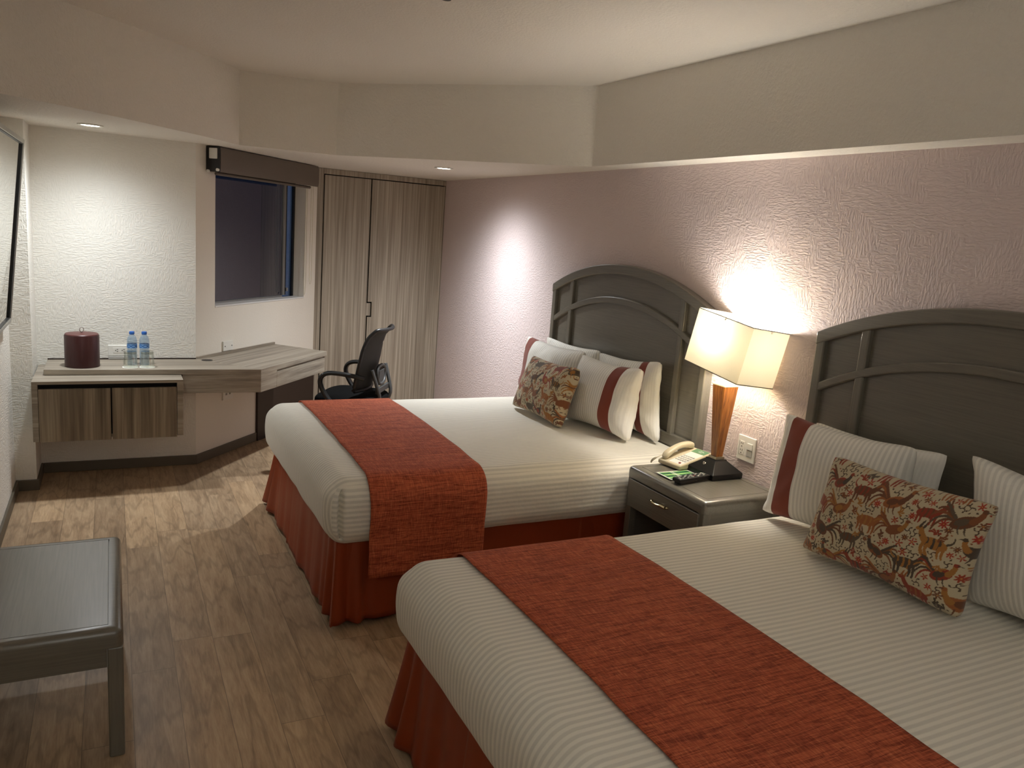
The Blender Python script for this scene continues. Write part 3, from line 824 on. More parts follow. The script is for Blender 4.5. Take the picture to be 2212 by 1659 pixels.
def runner(yc, zt, xa, xb, znear, zfar, label, skew=0.0):
    y0, y1 = yc - 0.765, yc + 0.765
    # cross-section over the bed as (y, z) points
    pts = []
    o = 0.006
    def side(ye, sg, zend):
        r = []
        for k in range(15):
            z = zend + (zt - RM - zend) * k / 14
            f = max(0.0, (z - 0.41) / (zt - 0.41)); bul = 0.016 * math.sin(PI * min(1, f)) if f > 0 else 0.0
            r.append((ye - sg * (o + 0.010 + max(bul, 0.006)), z))
        for k in range(1, 9):
            a = PI / 2 * k / 8
            q_ = RM + o + 0.003; r.append((ye + sg * (RM - (q_ + 0.016 * math.cos(a)) * math.cos(a)), zt - RM + q_ * math.sin(a)))
        return r
    L = side(y0, 1, znear); R_ = side(y1, -1, zfar)
    mid = [(y0 + RM + (y1 - y0 - 2 * RM) * k / 30, zt + o + 0.003) for k in range(1, 30)]
    prof = L + mid + R_[::-1]
    prof = [(y, z + (0.016 * (1 - ((y - yc) / 0.765) ** 2) if z > zt - 0.03 and abs(y - yc) < 0.765 else 0)) for y, z in prof]
    arcl = [0.0]
    for a, c in zip(prof, prof[1:]): arcl.append(arcl[-1] + math.hypot(a[0] - c[0], a[1] - c[1]))
    nu = 40; npf = len(prof); mb = MB(); vs = []; uvs = []
    for i in range(nu + 1):
        for j, (y, z) in enumerate(prof):
            t = i / nu
            x = xa + (xb - xa) * t + skew * (y - yc)
            hang = max(0.0, min(1.0, (zt - RM - z) / 0.3)) if y < yc else 0.0
            dy = hang * (0.004 * abs(math.sin(t * 9)) + 0.010 * (t - 0.5) * (t - .5) * 4 * (1 if t < .5 else .4))
            wob = 0.0012 * noise.noise(Vector((x * 9, arcl[j] * 7, 1.3)))
            x2 = x + 0.004 * noise.noise(Vector((arcl[j] * 6, t * 2, 5)))
            vs.append((x2, y - dy, z + abs(wob) + 0.02 * hang * (t - 0.5) * (t - .5)))
            uvs.append((x, arcl[j]))
    fs = [(i * npf + j, (i + 1) * npf + j, (i + 1) * npf + j + 1, i * npf + j + 1) for i in range(nu) for j in range(npf - 1)]
    mb.add(vs, fs); mb.uv = lambda pi, vi: uvs[vi]
    o_ = obj('bed_runner', mb, M['runner'], at=((xa + xb) / 2, yc, zt), smooth=60, solid=0.003)
    return tag(o_, label, 'bed runner')
bed(HB1, 0.775, 0.672, 'far bed with white striped cover, nearer the wardrobe', 11, 1.0, 0.17)
runner(HB1, 0.672, 0.945, 1.475, 0.247, 0.40, 'rust red runner across the foot of the far bed', 0.012)
bed(1.54, 0.812, 0.655, 'near bed with white striped cover, filling the lower right', 23, 0.6, 0.07)
runner(1.54, 0.655, 1.015, 1.60, 0.247, 0.30, 'rust red runner across the foot of the near bed', 0.0)

# ------------------------------------------------------------------ pillows
def pillow(name, BL, BR, TL, TR, T, label, cat, group=None, band=None, mats=None, n=(52, 36), pull=0.075, colorfn=None, seed=1, flap=None, sq=0.42):
    BL, BR, TL, TR = map(Vector, (BL, BR, TL, TR))
    W = ((BR - BL).length + (TR - TL).length) / 2; Hh = ((TL - BL).length + (TR - BR).length) / 2
    nrm = (TL - BL).cross(BR - BL).normalized()
    if nrm.x > 0: nrm = -nrm                     # front faces the room (-x)
    nu, nv = n
    mb = MB(); vs = []; uvs = []
    def P(u, v, side):
        a, c = 2 * u - 1, 2 * v - 1
        a, c = a * (1 - 0.028 * abs(c) ** 12), c * (1 - 0.045 * abs(a) ** 12)
        ue = 0.5 + 0.5 * a * (1 - pull * (1 - c ** 2) ** 1.0)
        ve = 0.5 + 0.5 * c * (1 - pull * 1.5 * (1 - a ** 2) ** 1.0)
        p = BL.lerp(BR, ue).lerp(TL.lerp(TR, ue), ve)
        t = max(0.0, (1 - a ** 4) * (1 - c ** 4)) ** 0.5 * (0.75 + 0.25 * (1 - a * a) * (1 - c * c))
        low = 1.0 + 0.18 * (1 - v)
        w = noise.noise(Vector((u * 5 * W, v * 5 * Hh, seed + side))) * 0.011 + noise.noise(Vector((u * 14 * W, v * 11 * Hh, seed * 2 + side))) * 0.0045
        edge = (abs(a) ** 6 + abs(c) ** 6)
        w += 0.006 * edge * noise.noise(Vector((u * 26 * W, v * 26 * Hh, seed))) * (1 if edge < 1.8 else 0.2)
        if flap and flap(u * W): w += 0.010 * t * noise.noise(Vector((u * 38 * W, v * 22 * Hh, seed * 3.1)))
        return p + nrm * side * (T / 2 * t * low + w * min(1.0, t * 2.2)) + nrm * 0.0 + nrm * (0.012 * noise.noise(Vector((u * 3, v * 3, seed * 5))) * (1 - t))
    grids = {}
    mi = []
    def ix(i, j, side):
        bd = i in (0, nu) or j in (0, nv)
        k = (i, j, 0 if bd else side)
        if k not in grids:
            u, v = i / nu, j / nv
            grids[k] = len(vs); vs.append(P(u, v, side)); uvs.append((u * W, v * Hh))
        return grids[k]
    fs = []
    for side in (1, -1):
        for j in range(nv):
            for i in range(nu):
                q = [ix(i, j, side), ix(i + 1, j, side), ix(i + 1, j + 1, side), ix(i, j + 1, side)]
                fs.append(q if side == 1 else q[::-1])
                uc = (i + 0.5) / nu * W
                m = 0
                if band and band[0] < uc < band[1]: m = 1
                elif flap and flap(uc): m = 2
                mi.append(m)
    mb.add(vs, fs); mb.mi = mi; mb.uv = lambda pi, vi: uvs[vi]
    cen = sum((BL, BR), Vector()) / 2
    o = obj(name, mb, mats, at=tuple(cen), smooth=80, fix=True)
    if colorfn is not None:
        at = o.data.color_attributes.new('print', 'FLOAT_COLOR', 'POINT')
        cols = colorfn(np.array(uvs)); at.data.foreach_set('color', cols.astype(np.float32).ravel())
    return tag(o, label, cat, group)
PM = [M['pillowcase'], M['band'], M['plain_case']]
z1_ = 0.688
# far bed
pillow('pillow', (2.560, 4.50, z1_), (2.560, 3.85, z1_), (2.580, 4.545, 1.072), (2.580, 3.875, 1.085), 0.085, 'white striped pillow against the far headboard, on the wardrobe side behind another', 'pillow', 'pillows on the far bed', None, PM, seed=2)
pillow('pillow', (2.552, 3.86, z1_), (2.560, 3.215, z1_), (2.572, 3.88, 1.075), (2.566, 3.275, 1.125), 0.105, 'white pillow against the far headboard, nearest the lamp', 'pillow', 'pillows on the far bed', (0.46, 0.52), PM, seed=3, flap=lambda u: u > 0.52)
pillow('pillow', (2.375, 4.505, z1_), (2.395, 3.80, z1_), (2.455, 4.565, 1.070), (2.455, 3.845, 1.085), 0.17, 'banded white pillow at the wall end of the far bed, partly behind the cushion', 'pillow', 'pillows on the far bed', (0.055, 0.150), PM, seed=4, flap=lambda u: u < 0.055)
pillow('pillow', (2.345, 3.84, z1_), (2.405, 3.275, z1_), (2.415, 3.815, 1.075), (2.425, 3.235, 1.095), 0.18, 'banded white pillow in front on the far bed, right of the cushion', 'pillow', 'pillows on the far bed', (0.385, 0.475), PM, seed=5, flap=lambda u: u > 0.475)
# near bed
z2_ = 0.674
pillow('pillow', (2.562, 2.245, z2_), (2.562, 1.655, z2_), (2.582, 2.250, 1.060), (2.582, 1.655, 1.088), 0.085, 'white pillow tucked behind the banded one on the near bed', 'pillow', 'pillows on the near bed', None, PM, seed=6, flap=lambda u: u > 0.47)
pillow('pillow', (2.375, 2.275, z2_), (2.445, 1.66, z2_), (2.455, 2.290, 1.092), (2.462, 1.690, 1.108), 0.17, 'banded white pillow on the near bed beside the nightstand', 'pillow', 'pillows on the near bed', (0.058, 0.148), PM, seed=7, flap=lambda u: u < 0.058)
pillow('pillow', (2.430, 1.42, z2_), (2.44, 0.80, z2_), (2.480, 1.525, 1.140), (2.500, 0.86, 1.10), 0.20, 'white striped pillow at the right edge on the near bed', 'pillow', 'pillows on the near bed', None, PM, seed=8)

# printed cushions: folk-style birds, deer, flowers and curls in rust, brown and mustard
def folk_print(seed):
    Wp, Hp, px = 0.62, 0.42, 1000
    w, h = int(Wp * px), int(Hp * px)
    img = np.zeros((h, w, 3)); img[:] = lin((190, 176, 146))[:3]
    yy, xx = np.mgrid[0:h, 0:w].astype(float); xx /= px; yy /= px
    rnd = random.Random(seed)
    PAL = [(140, 50, 26), (104, 60, 34), (160, 106, 44), (86, 72, 56), (126, 72, 36), (72, 58, 46), (150, 88, 40)]
    def col(): return np.array(lin(rnd.choice(PAL))[:3])
    def paint(mask, c): img[mask] = c
    def ell(cx, cy, a, b, th, c):
        X0 = (xx - cx) * math.cos(th) + (yy - cy) * math.sin(th); Y0 = -(xx - cx) * math.sin(th) + (yy - cy) * math.cos(th)
        paint((X0 / a) ** 2 + (Y0 / b) ** 2 < 1, c)
    def stroke(pts, r0, r1, c):
        n = 26
        for i in range(n):
            t = i / (n - 1)
            p = (1 - t) ** 2 * np.array(pts[0]) + 2 * t * (1 - t) * np.array(pts[1]) + t * t * np.array(pts[2])
            r = r0 + (r1 - r0) * t
            x0, x1, y0, y1 = [int(q * px) for q in (p[0] - r, p[0] + r, p[1] - r, p[1] + r)]
            x0, y0 = max(x0, 0), max(y0, 0); sl = np.s_[y0:y1 + 2, x0:x1 + 2]
            m = (xx[sl] - p[0]) ** 2 + (yy[sl] - p[1]) ** 2 < r * r
            img[sl][m] = c
    def curl(x, y, s, c):
        a = rnd.uniform(0, 6.28)
        for k in range(3):
            b = a + k * 2.1
            e = (x + s * math.cos(b), y + s * math.sin(b))
            stroke([(x, y), (x + s * .9 * math.cos(b + .8), y + s * .9 * math.sin(b + .8)), e], 0.0016, 0.0012, c)
            stroke([e, (e[0] + s * .4 * math.cos(b + 1.6), e[1] + s * .4 * math.sin(b + 1.6)), (e[0] + s * .15 * math.cos(b + 2.6), e[1] + s * .15 * math.sin(b + 2.6))], 0.0013, 0.0016, c)
    def flower(x, y, s, c):
        n = rnd.choice((5, 6, 8)); a = rnd.uniform(0, 6)
        for k in range(n):
            b = a + 2 * PI * k / n; ell(x + s * .55 * math.cos(b), y + s * .55 * math.sin(b), s * .45, s * .17, b, c)
        ell(x, y, s * .16, s * .16, 0, np.array(lin((190, 130, 60))[:3]))
    def bird(x, y, s, d):
        c1, c2, c3 = col(), col(), col()
        for k in range(5):
            q = k - 2
            stroke([(x - d * s * .2, y), (x - d * s * (.8 + .05 * k), y + s * (.5 + .16 * q)), (x - d * s * (1.15 - .1 * abs(q)), y + s * (.05 + .3 * q))], s * .07, s * .035, (c1, c2, c3)[k % 3])
        ell(x, y, s * .46, s * .26, d * .5, c1); ell(x - d * s * .08, y, s * .24, s * .15, d * .5, c2)
        stroke([(x + d * s * .25, y + s * .1), (x + d * s * .45, y + s * .35), (x + d * s * .42, y + s * .55)], s * .13, s * .08, c3)
        ell(x + d * s * .45, y + s * .6, s * .11, s * .09, 0, c1)
        stroke([(x + d * s * .52, y + s * .6), (x + d * s * .6, y + s * .6), (x + d * s * .68, y + s * .56)], s * .035, s * .012, c2)
        for k in (-.1, .12): stroke([(x + k * s, y - s * .2), (x + k * s, y - s * .4), (x + (k + .1 * d) * s, y - s * .5)], s * .035, s * .02, c2)
    def beast(x, y, s, d):
        c1, c2 = col(), col()
        ell(x, y, s * .5, s * .24, .15 * d, c1)
        for k in (-.28, -.05, .18): stroke([(x + k * s, y - s * .2), (x + (k + .06) * s, y), (x + k * s, y + s * .2)], s * .05, s * .04, c2)
        for k in (-.38, -.22, .25, .4): stroke([(x + k * s, y - s * .1), (x + (k + .08 * d) * s, y - s * .35), (x + (k + .02) * s, y - s * .55)], s * .07, s * .035, c1)
        stroke([(x + d * s * .4, y + s * .1), (x + d * s * .58, y + s * .3), (x + d * s * .62, y + s * .5)], s * .14, s * .09, c1)
        ell(x + d * s * .7, y + s * .52, s * .16, s * .09, -.4 * d, c1)
        for k in (-.05, .1): stroke([(x + d * s * (.6 + k), y + s * .58), (x + d * s * (.55 + k), y + s * .75), (x + d * s * (.5 + k), y + s * .85)], s * .05, s * .03, c2)
        stroke([(x - d * s * .45, y + s * .1), (x - d * s * .7, y + s * .2), (x - d * s * .6, y + s * .45)], s * .05, s * .02, c2)
    ks = 0
    for j in range(5):
        for i in range(6):
            x = (i + 0.5 + 0.5 * (j % 2)) * 0.112 + rnd.uniform(-.008, .008) - 0.03; y = (j + 0.40) * 0.092 + rnd.uniform(-.006, .006)
            ks += 1
            (bird if (i + j) % 2 else beast)(x, y, rnd.uniform(.066, .080), rnd.choice((-1, 1)))
    dk_ = np.array(lin((70, 48, 34))[:3])
    base = np.array(lin((190, 176, 146))[:3])
    for _ in range(3500):
        x, y = rnd.uniform(0.01, Wp - .01), rnd.uniform(.01, Hp - .01)
        X, Y = int(x * px), int(y * px)
        r = 9
        pt = img[max(Y - r, 0):Y + r, max(X - r, 0):X + r]
        if np.abs(pt - base).max() < 0.02:
            q_ = rnd.random()
            if q_ < .25:
                a_ = rnd.uniform(0, 6.28); c_ = col()
                for k in range(4): stroke([(x, y), (x + .014 * math.cos(a_ + .35 * k), y + .014 * math.sin(a_ + .35 * k)), (x + .018 * math.cos(a_ + .7 * k), y + .018 * math.sin(a_ + .7 * k))], .0012, .0034, c_)
            elif q_ < .6: flower(x, y, rnd.uniform(.011, .016), np.array(lin(rnd.choice([(160, 44, 26), (150, 52, 26), (110, 62, 34)]))[:3]))
            else: curl(x, y, rnd.uniform(.011, .016), dk_)
    for _ in range(1500):
        x, y = rnd.uniform(0.01, Wp - .01), rnd.uniform(.01, Hp - .01)
        X, Y = int(x * px), int(y * px); r = 5
        pt = img[max(Y - r, 0):Y + r, max(X - r, 0):X + r]
        if np.abs(pt - base).max() < 0.02: ell(x, y, .004, .0022, rnd.uniform(0, 3), col() if rnd.random() < .5 else dk_)
    def f(uv):
        X = np.clip((uv[:, 0] * px).astype(int), 0, w - 1); Y = np.clip((uv[:, 1] * px).astype(int), 0, h - 1)
        r = np.ones((len(uv), 4)); r[:, :3] = img[Y, X]; return r
    return f
def print_mat():
    t = NT('folk_print_cotton')
    a = t.n('Attribute', attribute_name='print').outputs[0]
    wv = t.noise(t.coord('UV'), 700.0, 1.0)
    t.principled(t.mix(t.math('MULTIPLY', wv, 0.25), a, t.mix(0.5, a, lin((120, 100, 78)))), 0.85, t.bump(wv, 0.25, 0.001), Sheen_Weight=0.15)
    return t.m
M['print'] = print_mat()
pillow('cushion', (2.165, 4.165, 0.694), (2.175, 3.60, 0.690), (2.265, 4.13, 1.012), (2.265, 3.60, 1.030), 0.15, 'folk-print cushion leaning on the pillows of the far bed', 'cushion', 'printed cushions', None, [M['print']], n=(250, 150), colorfn=folk_print(3), seed=9, pull=0.06)
pillow('cushion', (2.225, 1.915, 0.680), (2.260, 1.325, 0.680), (2.245, 1.850, 1.050), (2.265, 1.278, 1.062), 0.17, 'folk-print cushion in front on the near bed', 'cushion', 'printed cushions', None, [M['print']], n=(360, 220), colorfn=folk_print(5), seed=12, pull=0.06)

# ------------------------------------------------------------------ nightstand and bench share a rounded frame-and-panel top
def ring_top(name, x0, x1, y0, y1, z0, z1, rim, parent, m, r):
    mb = MB()
    o = [(x0, y0), (x1, y0), (x1, y1), (x0, y1)]; i = [(x0 + rim, y0 + rim), (x1 - rim, y0 + rim), (x1 - rim, y1 - rim), (x0 + rim, y1 - rim)]
    vs = [(*p, z) for z in (z0, z1) for p in o] + [(*p, z) for z in (z1 - 0.006, z1) for p in i]
    fs = [(3, 2, 1, 0)]
    for k in range(4):
        k2 = (k + 1) % 4
        fs.append((k, k2, 4 + k2, 4 + k)); fs.append((4 + k, 4 + k2, 12 + k2, 12 + k)); fs.append((12 + k, 12 + k2, 8 + k2, 8 + k))
    fs.append((8, 9, 10, 11))
    mb.add(vs, fs)
    bm = bmesh.new()
    inv = ROOT[parent].inverted()
    bv = [bm.verts.new(inv @ v) for v in mb.v]
    for f in mb.f: bm.faces.new([bv[k] for k in f])
    bm.verts.ensure_lookup_table(); bm.edges.ensure_lookup_table()
    es = [e for e in bm.edges if {e.verts[0].index if False else bv.index(e.verts[0]), bv.index(e.verts[1])} <= set(range(8)) and not (bv.index(e.verts[0]) < 4 and bv.index(e.verts[1]) < 4)]
    bmesh.ops.bevel(bm, geom=es, offset=r, segments=5, profile=0.5, affect='EDGES', clamp_overlap=True)
    bmesh.ops.recalc_face_normals(bm, faces=bm.faces)
    me = bpy.data.meshes.new(name); bm.to_mesh(me); bm.free(); me.materials.append(m)
    me.polygons.foreach_set('use_smooth', [True] * len(me.polygons)); me.set_sharp_from_angle(angle=math.radians(35))
    ob = bpy.data.objects.new(name, me); C.objects.link(ob); ob.parent = parent; ROOT[ob] = ROOT[parent]
    return ob
nx0, nx1, ny0, ny1, nzt = 2.205, XW - 0.004, 2.425, 2.990, 0.670
ns = thing('nightstand', (2.43, 2.71, 0), 'grey nightstand with one drawer between the two beds', 'nightstand')
ring_top('top_frame', nx0, nx1, ny0, ny1, 0.618, nzt, 0.047, ns, M['grey_y'], 0.022)
obj('top_panel', MB().box(nx0 + 0.0495, nx1 - 0.0495, ny0 + 0.0495, ny1 - 0.0495, nzt - 0.006, nzt), M['grey_y'], ns, bevel=0.0008)
for yy_ in (ny0 + 0.006, ny1 - 0.046):
    for xx_ in (nx0 + 0.006, nx1 - 0.05):
        obj('leg', MB().box(xx_, xx_ + 0.04, yy_, yy_ + 0.04, 0, 0.6175), M['grey_z'], ns, bevel=0.004)
for yy_ in (ny0 + 0.012, ny1 - 0.026):
    obj('side_panel', MB().box(nx0 + 0.046, nx1 - 0.05, yy_, yy_ + 0.014, 0.10, 0.6155), M['grey_x'], ns)
obj('back_panel', MB().box(nx1 - 0.02, nx1 - 0.008, ny0 + 0.046, ny1 - 0.046, 0.10, 0.6155), M['dark_panel'], ns)
obj('shelf', MB().box(nx0 + 0.02, nx1 - 0.02, ny0 + 0.026, ny1 - 0.026, 0.10, 0.118), M['grey_y'], ns)
dw = obj('drawer', MB().box(nx0 - 0.004, nx0 + 0.016, ny0 + 0.030, ny1 - 0.030, 0.478, 0.612).box(nx0 + 0.016, nx1 - 0.06, ny0 + 0.05, ny1 - 0.05, 0.484, 0.60), M['grey_y'], ns, bevel=0.003)
hp = [(nx0 - 0.006, 2.768, 0.566), (nx0 - 0.018, 2.764, 0.568), (nx0 - 0.022, 2.735, 0.562), (nx0 - 0.022, 2.70, 0.566), (nx0 - 0.022, 2.672, 0.574), (nx0 - 0.018, 2.655, 0.570), (nx0 - 0.006, 2.652, 0.569)]
obj('handle', MB().tube(hp, 0.0052, 10, smooth=2).cyl((nx0 - 0.0225, 2.652, 0.571), (nx0 - 0.0225, 2.683, 0.571), 0.0085, 12), M['brass'], dw)

bx0, bx1, by0, by1, bzt = -0.519, 0.010, 2.500, 3.290, 0.438
bn = thing('bench', (-0.255, 2.895, 0), 'low grey wooden luggage bench against the left wall', 'bench')
ring_top('top_frame', bx0, bx1, by0, by1, 0.378, bzt, 0.040, bn, M['grey_x'], 0.024)
obj('top_panel', MB().box(bx0 + 0.0425, bx1 - 0.0425, by0 + 0.0425, by1 - 0.0425, bzt - 0.006, bzt), M['grey_y'], bn, bevel=0.0008)
for xx_ in (bx0 + 0.001, bx1 - 0.046):
    for yy_ in (by0 + 0.001, by1 - 0.046):
        obj('leg', MB().box(xx_, xx_ + 0.045, yy_, yy_ + 0.045, 0, 0.3775), M['grey_z'], bn, bevel=0.006, bseg=3)
for yy_ in (by0 + 0.006, by1 - 0.024): obj('apron', MB().box(bx0 + 0.046, bx1 - 0.047, yy_, yy_ + 0.018, 0.312, 0.3775), M['grey_x'], bn, bevel=0.002)
for xx_ in (bx0 + 0.006, bx1 - 0.024): obj('apron', MB().box(xx_, xx_ + 0.018, by0 + 0.046, by1 - 0.047, 0.312, 0.3775), M['grey_y'], bn, bevel=0.002)

# ------------------------------------------------------------------ table lamp
lx, ly = 2.540, 2.757; zn = nzt + 0.0004
lp = thing('table_lamp', (lx, ly, zn), 'lit table lamp with rectangular cream shade and tapered wood body', 'lamp')
def sq(a, z, cx=lx, cy=ly): return [(cx - a, cy - a, z), (cx + a, cy - a, z), (cx + a, cy + a, z), (cx - a, cy + a, z)]
def stack(levels):
    mb = MB(); vs = []
    for a, z in levels: vs += sq(a, z)
    fs = [(3, 2, 1, 0)]
    for i in range(len(levels) - 1):
        for k in range(4): fs.append((i * 4 + k, i * 4 + (k + 1) % 4, (i + 1) * 4 + (k + 1) % 4, (i + 1) * 4 + k))
    n = len(levels) - 1; fs.append(tuple(n * 4 + k for k in range(4)))
    return mb.add(vs, fs)
obj('base', stack([(0.090, zn), (0.091, zn + 0.003), (0.091, zn + 0.026), (0.087, zn + 0.030), (0.036, zn + 0.074), (0.034, zn + 0.080)]), M['black'], lp, bevel=0.0025, smooth=20)
obj('lower_collar', stack([(0.0255, zn + 0.080), (0.0255, zn + 0.092)]), plain('champagne_metal', (170, 160, 140), 0.35, 0.8), lp, bevel=0.001)
obj('body', stack([(0.019, zn + 0.092), (0.040, zn + 0.415), (0.0415, zn + 0.432)]), M['teak'], lp, bevel=0.0012)
M['ivory'] = plain('ivory_metal', (236, 230, 214), 0.35)
obj('upper_collar', stack([(0.0425, zn + 0.432), (0.0425, zn + 0.438), (0.034, zn + 0.438), (0.034, zn + 0.447), (0.026, zn + 0.447), (0.026, zn + 0.456), (0.018, zn + 0.456), (0.018, zn + 0.464)]), M['ivory'], lp, smooth=20)
obj('neck', stack([(0.0115, zn + 0.464), (0.0115, zn + 0.515)]), M['ivory'], lp, smooth=20)
kn = Vector((lx - 0.0575, ly + 0.012, zn + 0.0545)); kd = Vector((-0.65, 0, 0.76))
obj('switch', MB().cyl(kn - kd * 0.003, kn + kd * 0.002, 0.0075, 16).cyl(kn, kn + kd * 0.009, 0.0045, 14), M['chrome'], lp, bevel=0.0008)
# the shade sits a little askew on its spider
SHM = Matrix.Translation((lx - 0.005, ly - 0.005, zn + 0.487)) @ Matrix.Rotation(math.radians(6.5), 4, 'Y') @ Matrix.Rotation(math.radians(7.0), 4, 'X')
sa, sb, sh = 0.108, 0.188, 0.258
def rect_ring(a, b, z0, z1, t):
    mb = MB()
    mb.box(-a, a, -b - t, -b, z0, z1, M=SHM).box(-a, a, b, b + t, z0, z1, M=SHM).box(-a - t, -a, -b - t, b + t, z0, z1, M=SHM).box(a, a + t, -b - t, b + t, z0, z1, M=SHM)
    return mb
shm = MB()
co = [(-sa, -sb), (sa, -sb), (sa, sb), (-sa, sb)]
shm.add([(x, y, 0) for x, y in co] + [(x, y, sh) for x, y in co], [(k, (k + 1) % 4, (k + 1) % 4 + 4, k + 4) for k in range(4)], M=SHM)
sd = obj('shade', shm, M['shade'], lp, smooth=None)
M['trim_grey'] = plain('grey_shade_trim', (120, 112, 98), 0.7)
obj('trim', rect_ring(sa, sb, -0.001, 0.003, 0.0016), M['trim_grey'], sd)
obj('trim', rect_ring(sa, sb, sh - 0.003, sh + 0.001, 0.0016), M['trim_grey'], sd)
sp = MB()
sp.box(-sa, sa, -0.003, 0.003, sh - 0.014, sh - 0.009, M=SHM).box(-0.003, 0.003, -sb, sb, sh - 0.014, sh - 0.009, M=SHM)
sp.cyl((0, 0, 0.01), (0, 0, sh - 0.01), 0.003, 8, M=SHM)
obj('spider', sp, M['ivory'], lp)
obj('finial', MB().box(-0.014, 0.014, -0.014, 0.014, sh - 0.009, sh + 0.013, M=SHM), M['ivory'], lp, bevel=0.002)
BC = SHM @ Vector((-0.004, 0.035, 0.135))
bu = MB().lathe([(0.0, -0.03), (0.016, -0.026), (0.027, -0.008), (0.028, 0.008), (0.02, 0.026), (0.012, 0.036), (0.012, 0.05), (0.0, 0.05)], 20, M=Matrix.Translation(BC) @ Matrix.Rotation(PI, 4, 'X'), cap=False)
obj('bulb', bu, M['bulb'], lp, fix=True)
obj('socket', MB().cyl(BC + Vector((0, 0, -0.095)), BC + Vector((0, 0, -0.04)), 0.016, 14).box(lx - 0.012, lx + 0.005, ly - 0.01, ly + 0.035, zn + 0.508, zn + 0.52), M['ivory'], lp)

# ------------------------------------------------------------------ telephone
ph = thing('telephone', (2.492, 2.928, zn), 'cream corded desk telephone beside the lamp', 'telephone', rz=math.radians(9))
# local x runs from front to back, local y to the handset side
def wedge(x0, x1, y0, y1, za, zb_, z00=0.004):
    return MB().add([(x0, y0, z00), (x1, y0, z00), (x1, y1, z00), (x0, y1, z00), (x0, y0, za), (x1, y0, zb_), (x1, y1, zb_), (x0, y1, za)],
                    [(3, 2, 1, 0), (4, 5, 6, 7), (0, 1, 5, 4), (1, 2, 6, 5), (2, 3, 7, 6), (3, 0, 4, 7)])
obj('base', wedge(-0.115, 0.112, -0.078, 0.066, 0.026, 0.068), M['cream'], ph, local=True, bevel=0.008, bseg=3)
sl = (0.068 - 0.026) / 0.227
def zt_(x): return 0.026 + (x + 0.115) * sl
def patch(x0, x1, y0, y1, lift, mname, nm):
    mb = MB().add([(x, y, zt_(x) + l) for l in (-0.004, lift) for x, y in ((x0, y0), (x1, y0), (x1, y1), (x0, y1))], [(3, 2, 1, 0), (4, 5, 6, 7), (0, 1, 5, 4), (1, 2, 6, 5), (2, 3, 7, 6), (3, 0, 4, 7)])
    return obj(nm, mb, M[mname], ph, local=True)
patch(-0.100, 0.055, -0.070, 0.008, 0.0006, 'white_plastic', 'faceplate')
gl = patch(0.058, 0.102, -0.070, 0.012, 0.0008, 'green_label', 'brand_label')
lw = MB()
for xx_, yy0, yy1 in ((0.088, -0.045, -0.022), (0.080, -0.052, -0.016), (0.071, -0.042, -0.024)):
    n_ = 6
    for k in range(n_):
        a = yy0 + (yy1 - yy0) * k / n_
        lw.box(xx_ - 0.0016, xx_ + 0.0016, a, a + (yy1 - yy0) / n_ * 0.7, zt_(xx_), zt_(xx_) + 0.0014)
obj('lettering', lw, M['paper'], gl, local=True)
for r in range(4):
    for c in range(5):
        x = -0.058 + r * 0.019; y = -0.060 + c * 0.0145
        obj('key', MB().box(x - 0.0052, x + 0.0052, y - 0.0045, y + 0.0045, zt_(x) - 0.002, zt_(x) + 0.0028), M['cream_dark'] if (r + c) % 3 else M['grey_plastic'], ph, local=True, bevel=0.001)
obj('message_button', MB().cyl((-0.088, -0.052, zt_(-0.088) - 0.002), (-0.088, -0.052, zt_(-0.088) + 0.004), 0.006, 14), M['red'], ph, local=True)
hs = MB()
def hf(u, v):
    x = -0.105 + 0.205 * u; a = 2 * PI * v
    zc = 0.050 + 0.040 * u + 0.014 * math.sin(PI * u)
    e = 1 - abs(2 * u - 1) ** 8
    ww_ = 0.022 * (0.72 + 0.28 * abs(2 * u - 1)) * (0.25 + 0.75 * e ** 0.5); hh_ = (0.0125 + 0.008 * abs(2 * u - 1) ** 2) * (0.25 + 0.75 * e ** 0.5)
    ca, sa_ = math.cos(a), math.sin(a)
    return (x, 0.040 + ww_ * math.copysign(abs(ca) ** 0.7, ca), zc - (0.012 * abs(2 * u - 1) ** 2) + hh_ * math.copysign(abs(sa_) ** 0.7, sa_))
hs.grid(hf, 30, 20)
hs.add([hf(0, k / 20) for k in range(20)], [tuple(range(20))]); hs.add([hf(1, k / 20) for k in range(20)], [tuple(range(20))[::-1]])
obj('handset', hs, M['cream'], ph, local=True, smooth=50, fix=True)
cp = []
for k in range(150):
    t = k / 149; p = Vector((-0.105 - 0.045 * t - 0.02 * math.sin(PI * t), 0.045 + 0.03 * t, 0.045 - 0.040 * t + 0.004)); a = k * 0.9
    rr = 0.0045 * min(1, max(0, (t - 0.25) * 6))
    cp.append((p.x + rr * 0.3 * math.cos(a), p.y + rr * math.cos(a), max(0.004, p.z + rr * math.sin(a))))
obj('coiled_cord', MB().tube(cp, 0.0018, 6, smooth=0), M['cream'], ph, local=True)

